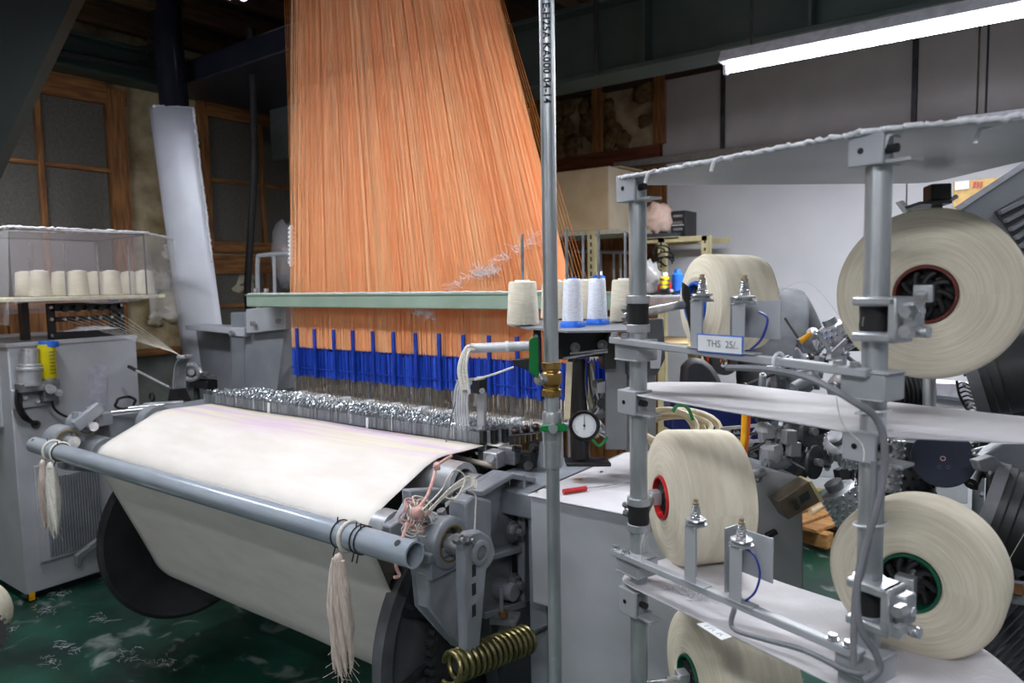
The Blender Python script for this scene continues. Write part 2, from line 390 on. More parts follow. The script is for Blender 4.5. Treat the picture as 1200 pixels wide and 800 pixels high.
# ================================================================ LEFT SIDE
# electrical cabinet with filter regulator
CX = -3.89
t = thing('control_cabinet', 'grey steel electrical cabinet standing left of the loom', 'cabinet', (-4.25, 1.6, 0))
obj('body', G().bx(-4.75, CX, 1.30, 1.895, 0.04, 1.25), M['grey'], t, bevel=0.006)
obj('plinth', G().bx(-4.70, -3.93, 1.34, 1.86, 0, 0.04), M['black'], t)
obj('top_lip', G().bx(-4.755, CX+0.006, 1.295, 1.90, 1.235, 1.256), M['grey'], t, bevel=0.003)
pp = [pu(x, y, CX) for x, y in ((41, 548), (116, 542), (116, 637), (41, 653))]
y0, y1 = pp[0].y, pp[1].y; z0, z1 = (pp[2].z+pp[3].z)/2, (pp[0].z+pp[1].z)/2
cv = obj('vent_cover', G().bx(CX, CX+0.018, y0-0.01, y1, z0-0.02, z1+0.03), M['grey'], t, bevel=0.004)
for k in range(20):
    y = y0+0.035+k*(y1-y0-0.05)/19
    obj('slat', G().bx(CX+0.018, CX+0.028, y-0.0035, y+0.0035, z0, z1-0.04), M['greyd'], cv)
obj('label_plate', G().prism([pu(x, y, CX+0.001) for x, y in ((103, 429), (125, 428), (125, 485), (104, 487))], (0.002, 0, 0)), mat('pale_label', (182, 182, 196), 0.35), t)
obj('warning_sticker', G().prism([pu(x, y, CX+0.001) for x, y in ((34, 695), (41, 693), (41, 702), (34, 704))], (0.002, 0, 0)), M['yellow'], t)
obj('hinge_plate', G().bx(-4.15, -4.0, 1.285, 1.30, 0.85, 1.12), M['grey'], t, bevel=0.003)
obj('door_rod', G().cyl((-4.2, 1.275, 0.83), (-4.02, 1.275, 0.83), 0.012), M['alu'], t)
obj('loose_bracket', G().prism([pu(x, y, CX+0.05) for x, y in ((86, 650), (112, 630), (113, 638), (95, 652), (92, 664), (88, 663))], (0.03, 0, 0)), M['greyd'], t, bevel=0.004)

t = thing('filter_regulator', 'silver air filter regulator bolted to the cabinet side, two black hoses below', 'regulator', (CX, 1.40, 0.95))
X = CX+0.055
def px3(x, y, u=X): return pu(x, y, u)
c = px3(35, 455); s = 0.0043
obj('valve_body', G().cyl(px3(35, 452), px3(35, 426), 0.05, n=20).cyl(px3(35, 426), px3(35, 408), 0.036, n=20).cyl(px3(35, 434), px3(35, 430), 0.056, n=20), M['alu'], t, bevel=0.003)
obj('valve_cap', G().cyl(px3(35, 411), px3(35, 408), 0.038, n=20), M['steel'], t)
obj('manifold', G().box(px3(44, 452), (0.07, 0.17, 0.045)).box(px3(57, 462), (0.06, 0.06, 0.06)).cyl(px3(28, 452), px3(66, 448), 0.02), M['steeld'], t, bevel=0.004)
obj('mount_plate', G().box(px3(42, 465, CX+0.012), (0.02, 0.2, 0.09)), M['grey'], t, bevel=0.003)
obj('knob', G().cyl(px3(58, 455, X+0.02), px3(60, 456, X+0.07), 0.022, n=14).cyl(px3(66, 459, X), px3(69, 460, X+0.05), 0.018, n=12), M['steel'], t)
for q in ((22, 443), (30, 466), (45, 470), (62, 470)): obj('bolt', G().cyl(px3(q[0], q[1], CX+0.02), px3(q[0], q[1], CX+0.045), 0.009, n=6), M['steel'], t)
obj('hose', G().tube(bez([px3(20, 456), px3(20, 475), px3(28, 490), px3(41, 496, CX+0.01)]), 0.0085), M['black'], t)
obj('hose', G().tube(bez([px3(24, 458), px3(25, 477), px3(34, 491), px3(43, 497, CX+0.01)]), 0.0075), M['black'], t)
obj('hose', G().tube(bez([px3(60, 466), px3(64, 479), px3(78, 488), px3(100, 492, CX+0.03)]), 0.006), M['black'], t)
obj('cable_gland', G().cyl(px3(42, 497, CX), px3(42, 497, CX+0.015), 0.02, n=14), M['rubber'], t)
t = thing('oil_lubricator', 'yellow oil bowl with blue cap beside the silver filter regulator', 'lubricator', px3(57, 440))
obj('bowl', G().lathe(px3(57, 443), (0, 0, 1), [(0, 0), (0, 0.032), (0.012, 0.037), (0.165, 0.038), (0.165, 0)], 20), M['oil'], t)
obj('cap', G().cyl(px3(57, 406), px3(57, 399.5), 0.042, n=20), M['bluec'], t, bevel=0.003)
obj('lower_collar', G().cyl(px3(57, 447), px3(57, 441), 0.028, n=16), M['alu'], t)
for k in range(7): obj('graduation', G().bx(X+0.036, X+0.0395, px3(57, 420).y-0.012, px3(57, 420).y+0.012, px3(57, 437).z+k*0.017, px3(57, 437).z+k*0.017+0.003), M['ink'], t)

# tensioner rack on the cabinet
t = thing('tensioner_rack', 'black yarn tensioner rack with small rollers on the grey cabinet', 'rack', (-3.95, 1.6, 1.25))
za, zb = 1.256, 1.435; ya, yb = 1.52, 1.86; xa = -3.97
obj('post', G().bx(xa-0.012, xa+0.012, ya-0.014, ya+0.02, za, zb), M['black'], t, bevel=0.002)
obj('post', G().bx(xa-0.012, xa+0.012, yb-0.02, yb+0.014, za, zb), M['black'], t, bevel=0.002)
obj('lower_bar', G().bx(xa-0.02, xa+0.03, ya, yb, za, za+0.035), M['black'], t, bevel=0.002)
obj('middle_bar', G().bx(xa-0.012, xa+0.012, ya, yb, za+0.085, za+0.11), M['black'], t)
obj('upper_bar', G().bx(xa-0.012, xa+0.012, ya, yb, zb-0.04, zb), M['black'], t)
for k in range(5):
    y = ya+0.06+k*0.057
    obj('roller', G().cyl((xa+0.012, y, zb-0.03), (xa+0.036, y, zb-0.03), 0.016, n=14).cyl((xa+0.036, y, zb-0.03), (xa+0.04, y, zb-0.03), 0.007, n=10), M['darkiron'], t)
    obj('eyelet', G().cyl((xa+0.012, y, za+0.098), (xa+0.018, y, za+0.098), 0.008, n=10), M['steel'], t)
for y in (ya, yb):
    for z in (za+0.02, za+0.1, zb-0.02): obj('bolt', G().cyl((xa+0.012, y, z), (xa+0.02, y, z), 0.009, n=6), M['steel'], t)
obj('lint_pile', G().ball((xa+0.01, 1.68, za+0.04), 0.03, 10, 6, sc=(0.6, 2.6, 0.5), wob=1.0).ball((xa+0.012, 1.77, za+0.04), 0.02, 10, 6, sc=(0.6, 2.6, 0.5), wob=1.0), M['lint'], t, kind='stuff')

# cone tray, cover and cones
TZ = 1.468
t = thing('cone_tray', 'cream board shelf carrying cream yarn cones under the clear cover', 'shelf', (-3.95, 1.65, TZ-0.02))
obj('board', G().bx(-4.32, -3.80, 1.245, 2.02, TZ-0.02, TZ), mat('pale_yellow_board', (226, 222, 190), 0.6), t, bevel=0.003)
for y in (1.42, 1.85): obj('support', G().bx(-4.08, -4.03, y, y+0.03, 1.256, TZ-0.02), M['black'], t)
for k in range(8):
    y = 1.42+0.155*(k % 4)-(0.06 if k > 3 else 0); x = -3.90 if k < 4 else -4.12
    obj('spindle', G().cyl((x, y, TZ), (x, y, TZ+0.26), 0.004, n=6), M['steeld'], t)
def cone(h, r0, r1, body, tip, base=None, name='yarn_cone'):
    t = thing(name, 'x', 'cone')
    obj('yarn_body', G().lathe((0, 0, 0.004), (0, 0, 1), [(0, 0.006), (0, r0*0.96), (0.004, r0), (h*0.9, r1*1.03), (h*0.96, r1), (h*0.985, r1*0.9), (h*0.985, 0.008)], 28), body, t)
    obj('core_tube', G().lathe((0, 0, 0), (0, 0, 1), [(0, 0.007), (0, r0*0.5), (h, r1*0.55), (h+0.006, r1*0.55), (h+0.006, 0.008), (0, 0.007)], 18), tip, t)
    if base: obj('cone_base', G().lathe((0, 0, 0), (0, 0, 1), [(0, 0.007), (0, r0*1.18), (0.006, r0*1.2), (0.017, r0*1.0), (0.017, 0.007)], 28), base, t)
    return t
c0 = None
places = ('leftmost in the front row', 'second from left in the front row', 'third from left in the front row', 'rightmost in the front row')
for k in range(4):
    y = [pu(x, 336, -3.90).y for x in (47, 92, 131, 170)][k]
    if c0 is None: c0 = cone(0.124, 0.048, 0.040, M['yarn'], M['white']); o = c0
    else: o = dup(c0)
    o.location = (-3.90, y, TZ); o['label'] = 'cream yarn cone on the covered tray, '+places[k]; o['group'] = 'cones under the clear cover'
for k in range(4):
    y = [pu(x, 336, -4.14).y for x in (30, 72, 113, 152)][k]
    o = dup(c0, (-4.14, y, TZ), label='cream yarn cone in the back row of the covered tray, '+('leftmost', 'second from left', 'third from left', 'rightmost')[k], group='cones under the clear cover')
t = thing('dust_cover', 'clear plastic dust cover hanging over the cream yarn cones', 'cover', (-4.0, 1.6, 1.4))
z0, z1 = 1.375, 1.785
obj('front_sheet', G().grid(lambda a, b: V((-3.775+0.012*math.sin(a*9)*(1-b), 1.30+a*0.62, 1.44+(z1-1.44)*b+0.012*math.sin(a*7)*(1-b))), 24, 6), M['plastic'], t)
obj('near_sheet', G().grid(lambda a, b: V((-4.5+a*0.725, 1.30-0.02*(1-b)+0.01*math.sin(a*12)*(1-b), z0-0.03+(z1-z0+0.03)*b)), 16, 6), M['plasticw'], t)
obj('far_sheet', G().grid(lambda a, b: V((-3.775-0.08*a+0.012*math.sin(a*11)*(1-b), 1.92+0.19*a+0.03*(1-b)*a, z0-0.03+(z1-z0+0.03-0.02*a)*b+0.012*math.sin(a*8)*(1-b))), 12, 6), M['plasticw'], t)
obj('top_sheet', G().grid(lambda a, b: V((-4.5+a*0.725, 1.30+b*0.685, z1+0.006*math.sin(a*5+b*8))), 8, 8), M['plasticw'], t)
obj('back_sheet', G().grid(lambda a, b: V((-4.5, 1.30+a*0.685, z0+(z1-z0)*b)), 4, 3), M['plastic'], t)
g = G()
def fuzz(g, pts, r, n=3, step=0.012, sd=1):
    pts = [V(p) for p in pts]
    for a, b in zip(pts, pts[1:]):
        L = (b-a).length; k = max(2, int(L/step))
        g.tube([a+(b-a)*i/k+V((R.gauss(0, r*0.2), R.gauss(0, r*0.2), R.gauss(r*0.2, r*0.25))) for i in range(k+1)], [r*R.uniform(0.65, 1.1) for i in range(k+1)], 5)
    return g
fuzz(g, [(-4.3, 1.30, z1+0.004), (-3.775, 1.30, z1+0.004), (-3.775, 1.92, z1+0.004), (-3.855, 2.11, z1-0.018)], 0.007)
fuzz(g, [(-4.0, 1.36, z1+0.004), (-3.8, 1.95, z1+0.004)], 0.007)
obj('lint_fringe', g, M['lint'], t, kind='stuff')
obj('frame_wire', G().tube([(-4.45, 1.31, z1-0.006), (-3.785, 1.31, z1-0.006), (-3.785, 1.915, z1-0.006), (-4.45, 1.975, z1-0.006)], 0.005, 6, closed=True).tube([(-3.787, 1.915, TZ), (-3.787, 1.915, z1)], 0.005, 6), M['darkiron'], t)
# yarns from the rack to the loom
g = G()
for k in range(9):
    a = V((xa+0.03, ya+0.04+k*0.033, za+0.10+0.004*k)); b = pv(206+k*0.9, 413+k*0.6, 1.78)
    g.tube([a, b], 0.0006, 4)
tag(obj('weft_yarns', g, M['yarnw'], None, loc=(xa, 1.7, za+0.1)), 'thin white weft yarns stretched from the black tensioner rack to the loom', 'yarn', kind='stuff')

# weft feeder at the far left of the loom
t = thing('weft_feeder', 'silver bundle of bent weft guides at the left end of the loom', 'guide', pz(212, 470, 0.98))
for k in range(6):
    a = pv(203+k*3, 470, 1.82+0.01*k); b = pv(207+k*2.2, 425, 1.82+0.01*k)
    obj('guide_finger', G().tube(bez([a, a*0.5+b*0.5-V((0.012, 0, 0)), b, pv(219+k*1.2, 416, 1.82+0.01*k)]), 0.0055, 6), M['alu'], t)
obj('guide_cap', G().obox(pv(216, 418, 1.83), (1, 0.2, 0), (0, 1, 0), (0.05, 0.05, 0.016)), M['alu'], t, bevel=0.003)
obj('foot', G().prism([pv(x, y, 1.80) for x, y in ((196, 472), (199, 456), (206, 456), (214, 474))], (0, 0.05, 0)), M['black'], t)
obj('rod', G().cyl(pv(152, 430, 1.75), pv(199, 454, 1.75), 0.006), M['alu'], t)
obj('rod_tip', G().cyl(pv(151, 429.5, 1.75), pv(160, 434, 1.75), 0.0085), M['black'], t)
t = thing('ring_motor', 'small silver ring motor on a black block beyond the weft guides', 'motor', pv(228, 447, 1.95))
obj('ring', G().tube([pv(224+11*math.cos(a*PI/8), 436+9*math.sin(a*PI/8), 1.95) for a in range(16)], 0.012, 8, closed=True), M['steel'], t)
obj('hub', G().cyl(pv(224, 436, 1.93), pv(226, 437, 1.98), 0.016), M['steeld'], t)
obj('block', G().obox(pv(238, 449, 2.0), (1, 0, 0), (0, 1, 0), (0.17, 0.06, 0.045)), M['black'], t, bevel=0.004)
for q_ in (230, 246): obj('post', G().cyl(pv(q_, 450, 2.0), V((pv(q_, 450, 2.0).x, 2.0, 0.0)), 0.015), M['darkiron'], t)
obj('block_top', G().obox(pv(238, 441, 2.0), (1, 0, 0), (0, 1, 0), (0.17, 0.05, 0.012)).cyl(pv(239, 440, 2.0), pv(239, 436, 2.0), 0.022), M['steeld'], t)
# coils on the cabinet edge
t = obj('cable_coil', G().tube([pu(147, 472, -3.80)+V((0.008*math.sin(5*a), 0.05*math.cos(a), 0.032*math.sin(a))) for a in [k*0.4 for k in range(48)]], 0.007, 6), M['rubber'], None, loc=pu(147, 472, -3.80))
tag(t, 'coiled black cable lying at the right edge of the grey cabinet', 'cable')
t = obj('rubber_ring', G().tube([pv(178, 465, 1.72)+V((0.02*math.cos(a), 0, 0.018*math.sin(a))) for a in [k*PI/8 for k in range(16)]], 0.006, 6, closed=True), M['rubber'], None, loc=pv(178, 469, 1.72))
tag(t, 'small black rubber ring standing beside the weft guides', 'ring')

# gantry leg, brackets, cables, dark panel
t = thing('gantry_column', 'leaning gantry column, black pipe above and pale sheet metal sleeve below', 'column', (-4.25, 2.4, 0))
A = [pv(x, y, 2.42) for x, y in ((184, 131), (232, 128))]; B = [pv(x, y, 2.42) for x, y in ((228, 455), (276, 452))]
def half_sleeve(a):
    top = A[0]+(A[1]-A[0])*a; bot = B[0]+(B[1]-B[0])*a
    return top, bot
g = G().grid(lambda a, b: (lambda tb: tb[1]*(1-b)+tb[0]*b-V((0, 0.14*math.sin(PI*(0.08+0.84*a)), 0)))(half_sleeve(a)), 14, 10)
sl = obj('sleeve', g, mat('pale_sheet_metal', (206, 210, 218), 0.42, 0.1, (192, 196, 206), 4), t)
sl.modifiers.new('solid', 'SOLIDIFY').thickness = 0.004
for b in (0.15, 0.42, 0.66, 0.9):
    tb = half_sleeve(0.28); p = tb[1]*(1-b)+tb[0]*b-V((0, 0.128, 0)); obj('rivet', G().ball(p, 0.009, 8, 5), M['steeld'], t)
g = G(); fuzz(g, [A[0]-V((0, 0.02, 0)), (A[0]+A[1])/2-V((0, 0.14, 0)), A[1]-V((0, 0.03, 0)), B[1]*0.55+A[1]*0.45-V((0, 0.04, 0))], 0.008)
obj('lint_fringe', g, M['lint'], t, kind='stuff')
obj('pipe', G().tube([pv(186, -60, 2.42), pv(206, 140, 2.42)], 0.085, 18), mat('dark_blue_black_pipe', (40, 42, 54), 0.25, 0.1, (30, 32, 42), 8), t)
t = thing('harness_stand', 'grey bolted bracket stand holding the left end of the green beam', 'stand', pv(310, 455, 2.2))
obj('upright', G().prism([pv(x, y, 2.2) for x, y in ((270, 366), (287, 366), (287, 458), (272, 458))], (0, 0.12, 0)), M['greyd'], t, bevel=0.005)
obj('wide_plate', G().prism([pv(x, y, 2.16) for x, y in ((287, 392), (333, 386), (325, 458), (287, 458))], (0, 0.1, 0)), M['greyd'], t, bevel=0.005)
obj('head_plate', G().prism([pv(x, y, 2.12) for x, y in ((288, 362), (334, 358), (334, 386), (288, 391))], (0, 0.06, 0)), M['grey'], t, bevel=0.005)
obj('side_arm', G().prism([pv(x, y, 2.18) for x, y in ((216, 381), (286, 384), (285, 393), (218, 386))], (0, 0.14, 0)), M['grey'], t, bevel=0.004)
obj('end_bracket', G().prism([pv(x, y, 2.12) for x, y in ((270, 384), (286, 384), (286, 395), (270, 393))], (0, 0.05, 0)), M['grey'], t, bevel=0.004)
obj('gusset', G().prism([pv(x, y, 2.3) for x, y in ((228, 386), (270, 388), (270, 458), (238, 455))], (0, 0.03, 0)), M['greyd'], t)
for q in ((299, 379), (329, 376), (274, 390)): obj('bolt', G().cyl(pv(q[0], q[1], 2.12), pv(q[0], q[1], 2.12)-V((0, 0.022, 0)), 0.014, n=6), M['steel'], t)
t = obj('hanging_cable', G().tube(bez([pv(294, 34, 2.7), pv(297, 120, 2.7), pv(298, 200, 2.7), pv(294, 270, 2.7), pv(290, 340, 2.7), pv(293, 372, 2.7)]), [0.028, 0.028]+[0.022]*29, 10), M['rubber'], None, loc=pv(297, 200, 2.7))
tag(t, 'thick black cable hanging from the gantry beside the orange harness', 'cable')
g = G()
P = [(2.6, 3.9), ]
poly = [at(x, y, 2.35) for x, y in ((-160, -120), (140, -105), (85, 0), (42, 90), (0, 180), (-160, 520))]
t = obj('hood_panel', G().prism(poly, FW*0.05), mat('dark_green_grey_panel', (36, 44, 41), 0.6, 0, (32, 40, 37), 2), None, loc=poly[3])
tag(t, 'large plain dark green-grey metal hood edge at the upper left corner', 'panel')
t = thing('gantry_platform', 'dark gantry platform above the loom with small spot lamps', 'platform', pv(250, 20, 2.6))
obj('deck', G().bx(-5.0+0.35, -3.0, 2.55, 3.35, 2.78, 2.92), mat('dark_blue_steel', (40, 44, 58), 0.4, 0.2, (30, 34, 46), 6), t, bevel=0.01)
obj('beam', G().bx(-4.65, -2.7, 3.36, 3.46, 2.58, 2.8), M['green2'], t)
obj('hanger_plate', G().bx(-4.6, -2.9, 3.3, 3.34, 2.42, 2.78), mat('grey_green_plate', (104, 116, 114), 0.6), t)
for x, y in ((267, -3), (285, -2), (298, -12)):
    p = pv(x, y, 2.52)
    obj('spot_housing', G().cyl(p+V((0, 0.03, 0.04)), p+V((0, 0, 0.005)), 0.028, 0.03), M['black'], t)
    obj('spot_bulb', G().cyl(p+V((0, 0, 0.004)), p-V((0, 0.002, 0.004)), 0.024, n=14), emit('spot_glow', (236, 240, 255), 5) if 'spot_glow' not in bpy.data.materials else bpy.data.materials['spot_glow'], t)
for n_, pts, lab in (('ceiling_cable', [(95, -5), (108, 20), (128, 40), (150, 55), (178, 54)], 'thin black cable drooping under the left girder'), ('ceiling_cable', [(98, -5), (120, 30), (135, 60), (165, 72), (174, 50), (174, 10)], 'looped black cable hanging lower beside the gantry pipe'), ('ceiling_cable', [(212, -5), (212, 25), (206, 40), (190, 44)], 'short black cable curling off the gantry pipe')):
    o = obj(n_, G().tube(bez([pv(x, y, 2.5) for x, y in pts]), 0.009, 6), M['rubber'], None, loc=pv(pts[2][0], pts[2][1], 2.5)); tag(o, lab, 'cable')
t = obj('steel_conduit', G().tube([pu(60, 60, -4.8), pu(340, 112, -4.8)], 0.02), M['darkiron'], None, loc=pu(200, 86, -4.8))
tag(t, 'dark conduit pipe running along the wall girder', 'pipe')
# wall clutter beyond the loom, left of the harness
t = thing('tube_rack', 'white bent tube rack behind the left end of the green beam', 'rack', pv(320, 330, 2.6))
obj('frame_tube', G().tube(bez([pv(302, 344, 2.6), pv(302, 305, 2.6), pv(308, 299, 2.6), pv(345, 297, 2.6)], 5), 0.013), M['grey'], t)
obj('frame_tube', G().tube([pv(322, 344, 2.6), pv(321, 299, 2.6)], 0.01), M['grey'], t)
for q_ in (302, 322): obj('leg', G().cyl(pv(q_, 344, 2.6), V((pv(q_, 344, 2.6).x, 2.6, 0.0)), 0.012), M['grey'], t)
obj('rack_shelf', G().bx(pv(300, 344, 2.6).x, pv(352, 344, 2.6).x, 2.55, 3.15, pv(302, 344, 2.6).z-0.02, pv(302, 344, 2.6).z), M['grey'], t)
t = tag(obj('plastic_bag', G().ball(pv(338, 300, 2.95), 0.14, 14, 10, sc=(0.7, 0.7, 1.5), wob=0.5), M['plasticw'], None, loc=pv(338, 320, 3.0)), 'crumpled clear plastic bag hanging left of the harness', 'bag')
t = thing('spiral_rod', 'white ribbed plastic rod standing at the left edge of the harness', 'rod', pv(342, 310, 2.15))
for k in range(9): obj('rib', G().cyl(pv(341.5, 266+k*5, 2.15), pv(341.5, 269+k*5, 2.15), 0.015, n=10), M['white'], t)
obj('core', G().cyl(pv(341.5, 264, 2.15), pv(341.5, 312, 2.15), 0.009, n=8), M['white'], t)

# ================================================================ HARNESS
cordm = [mat('orange_cord', (255, 190, 134), 0.6, 0, (252, 182, 126), 12), mat('peach_cord', (255, 208, 158), 0.6, 0, (254, 200, 148), 12), mat('deep_orange_cord', (250, 168, 112), 0.6, 0, (246, 158, 102), 12)]
HV = 2.10
def hl(z): return -2.835+0.083*(z-1.43)                  # left and right edge of the curtain at height z
def hr(z): return -1.285-0.287*(z-1.45)
t = thing('jacquard_harness', 'tall curtain of orange jacquard cords with blue healds above the loom', 'harness', (-2.1, 2.25, 1.0))
g = G(); gb = G(); gw = G()
NC, ZT = 520, 3.12
for L in range(9):
    v0 = HV+0.018*L; vt = HV+0.0+0.04*L
    for k in range(NC):
        a = (k+R.random()*0.8)/NC
        xb = -2.835+(2.835-1.285-0.62*(v0-HV))*a
        j = R.gauss(0, 0.0035) if R.random() > 0.012 else R.gauss(0, 0.06)
        a2 = min(1.0, max(0.0, a+j))
        xt = hl(ZT)+(hr(ZT)-0.62*(vt-HV)-hl(ZT))*a2
        band = math.sin(a*36+L*0.2)
        q = R.random()
        m = 1 if q < 0.38+0.22*band else (2 if q > 0.84+0.06*band else 0)
        r = R.uniform(0.0006, 0.0009)
        v = v0+R.uniform(-0.006, 0.006)
        pts = [(xb+R.gauss(0, 0.002), v, 1.215), (xb, v, 1.44), (xt, vt+R.uniform(-0.02, 0.02), ZT)]
        vs = []
        for p in pts:
            vs += [V((p[0]-r, p[1]+r*0.6, p[2])), V((p[0]+r, p[1]+r*0.6, p[2])), V((p[0], p[1]-r*1.1, p[2]))]
        fs = [(i*3+e, i*3+(e+1) % 3, i*3+3+(e+1) % 3, i*3+3+e) for i in range(2) for e in range(3)]
        g.add(vs, fs, m)
obj('cord_curtain', g, cordm, t, smooth=False, kind='stuff')
bm = [M['blue'], mat('deep_blue_heald', (16, 44, 150), 0.4), mat('bright_blue_heald', (44, 84, 205), 0.4)]
wm = [mat('dull_heald_wire', (150, 138, 122), 0.4, 0.5, (112, 100, 86), 40), M['steeld']]
for L in range(5):
    for k in range(300):
        x = -2.835+1.56*(k+R.random()*0.5)/300; v = HV+0.05*L+R.uniform(-0.004, 0.004)
        top = 1.212+R.uniform(-0.012, 0.008); bot = 1.085+R.uniform(-0.004, 0.004)
        h = R.uniform(0.0026, 0.0036)
        gb.bx(x-h, x+h, v-0.001, v+0.001, bot, top, R.choice((0, 0, 1, 2)))
        gw.add([(x-0.0012, v, 0.985), (x+0.0012, v, 0.985), (x+0.0012, v, bot), (x-0.0012, v, bot), (x, v-0.0012, 0.985), (x, v-0.0012, bot)], [(0, 4, 5, 3), (4, 1, 2, 5), (1, 0, 3, 2)], R.choice((0, 0, 1)))
obj('blue_healds', gb, bm, t, smooth=False, kind='stuff')
obj('heald_wires', gw, wm, t, smooth=False, kind='stuff')
obj('seam_band', G().bx(-2.84, -1.27, HV-0.006, HV-0.002, 1.118, 1.124), M['blue'], t)
for x in (348, 368.5, 391, 413.5, 437, 461, 487, 514.5, 543, 573, 606, 632):
    p = pv(x, 385, HV-0.012); obj('heald_post', G().bx(p.x-0.007, p.x+0.007, HV-0.02, HV-0.008, 1.08, 1.305), M['blue'], t, bevel=0.002)
# loose edge cords left and right
g = G()
for k in range(3):
    g.tube([pv(344-k*0.6, 350, HV+0.05*k), pv(341-k*1.6, 130, HV+0.05*k), pv(338-k*3, -40, HV+0.05*k)], 0.0011, 4)
for k in range(6):
    xb = -1.285+0.009*k; g.tube([(xb, HV+0.008*k, 1.25), (xb, HV+0.008*k, 1.45), (hr(ZT)-0.06+0.002*k, HV+0.05+0.004*k, ZT)], 0.0008, 4)
obj('edge_cords', g, mat('yellow_orange_cord', (236, 158, 70), 0.6, 0, (216, 120, 50), 20), t, kind='stuff')
# lint caught in the cords
g = G()
def wisps(g, pa, pb, n, s):
    for i in range(n):
        a = R.random(); p = V(pa)*(1-a)+V(pb)*a+V((R.gauss(0, s), R.gauss(0, s*0.4), R.gauss(0, s*0.6)))
        d = V((R.gauss(0, 1), R.gauss(0, .4), R.gauss(0, .5))).normalized()*R.uniform(0.01, 0.03)
        g.tube(bez([p-d, p+V((0, 0, R.gauss(0, 0.006))), p+d], 3), R.uniform(0.0004, 0.0009), 4)
wisps(g, pv(520, 340, HV-0.02), pv(640, 272, HV-0.02), 90, 0.014)
wisps(g, pv(553, 321, HV-0.02), pv(585, 317, HV-0.02), 60, 0.006)
wisps(g, pv(488, 366, HV-0.02), pv(506, 368, HV-0.02), 60, 0.012)
obj('caught_lint', g, M['lint'], t, kind='stuff')

t = thing('green_beam', 'sage green steel cross beam in front of the orange cords', 'beam', (-2.2, 2.02, 1.43))
xl = pv(293, 352, 2.03).x
gb_ = G().bx(xl, -1.02, 2.01, 2.05, 1.405, 1.462)
obj('channel', gb_, M['greenbar'], t, bevel=0.004)
obj('top_flange', G().bx(xl, -1.02, 2.005, 2.075, 1.458, 1.464), M['greenbar'], t)
g = G(); fuzz(g, [(xl, 2.02, 1.466), (-1.3, 2.02, 1.466)], 0.0035, step=0.03); obj('dust_line', g, M['lint'], t, kind='stuff')
for x in (300, 312): obj('bolt', G().cyl(pv(x, 343, 2.04), pv(x, 338, 2.04), 0.012, n=6), M['steel'], t)

# ================================================================ CLOTH
UL, UR = -2.875, -1.37
clothm = mat('white_woven_cloth', (230, 225, 219), 0.85, 0, (220, 214, 207), 5, (1, 3, 3), bump=0.06, bscale=240, sheen=0.15)
# woven colour: faint lilac and cream bars near the fell (dyed weft, part of the pattern)
nt = clothm.node_tree; b = nt.nodes['Principled BSDF']; src = b.inputs['Base Color'].links[0].from_socket
tc = [n for n in nt.nodes if n.type == 'TEX_COORD'][0]
sx = nt.nodes.new('ShaderNodeSeparateXYZ'); nt.links.new(tc.outputs['Object'], sx.inputs[0])
mr = nt.nodes.new('ShaderNodeMapRange'); mr.inputs[1].default_value = 1.44; mr.inputs[2].default_value = 1.54; nt.links.new(sx.outputs['Y'], mr.inputs[0])
mp = nt.nodes.new('ShaderNodeMapping'); mp.inputs['Scale'].default_value = (0.9, 9, 1); nt.links.new(tc.outputs['Object'], mp.inputs[0])
nz = nt.nodes.new('ShaderNodeTexNoise'); nz.inputs['Scale'].default_value = 2.2; nz.inputs['Detail'].default_value = 2; nt.links.new(mp.outputs[0], nz.inputs['Vector'])
rp = nt.nodes.new('ShaderNodeValToRGB')
rp.color_ramp.elements[0].position = 0.38; rp.color_ramp.elements[0].color = lin((232, 226, 206)); rp.color_ramp.elements[1].position = 0.62; rp.color_ramp.elements[1].color = lin((222, 202, 220))
nt.links.new(nz.outputs[0], rp.inputs[0])
mx = nt.nodes.new('ShaderNodeMix'); mx.data_type = 'RGBA'; nt.links.new(mr.outputs[0], mx.inputs[0]); nt.links.new(src, mx.inputs[6]); nt.links.new(rp.outputs[0], mx.inputs[7])
nt.links.new(mx.outputs[2], b.inputs['Base Color'])
prof = [(1.70, 1.0), (1.60, 1.002), (1.53, 1.005), (1.49, 1.004), (1.45, 0.994), (1.42, 0.982), (1.36, 0.957), (1.31, 0.936), (1.27, 0.918), (1.243, 0.900), (1.228, 0.880), (1.222, 0.860), (1.225, 0.84), (1.25, 0.785), (1.30, 0.67), (1.36, 0.535), (1.41, 0.42), (1.424, 0.385)]
for k in range(1, 16):
    a = math.radians(205+k*9); prof.append((1.62+0.212*math.cos(a), 0.47+0.212*math.sin(a)))
prof = [(p.x, p.y) for p in bez([V((a, b, 0)) for a, b in prof], 2)]
g = G()
n = len(prof)-1
def cl(a, b):
    i = min(n, int(round(a*n))); v, z = prof[i]
    u = UL+(UR-UL)*b
    return V((u, v, z+0.0015*math.sin(u*9+v*5)-0.004*math.sin(PI*b)*(1 if 3 < i < 14 else 0)))
g.grid(cl, n, 40)
ct = obj('woven_cloth', g, clothm, None, loc=(0, 0, 0))
tag(ct, 'wide white cloth woven with faint lilac bars rolling over the loom front', 'cloth')
ct.modifiers.new('solid', 'SOLIDIFY').thickness = 0.0015

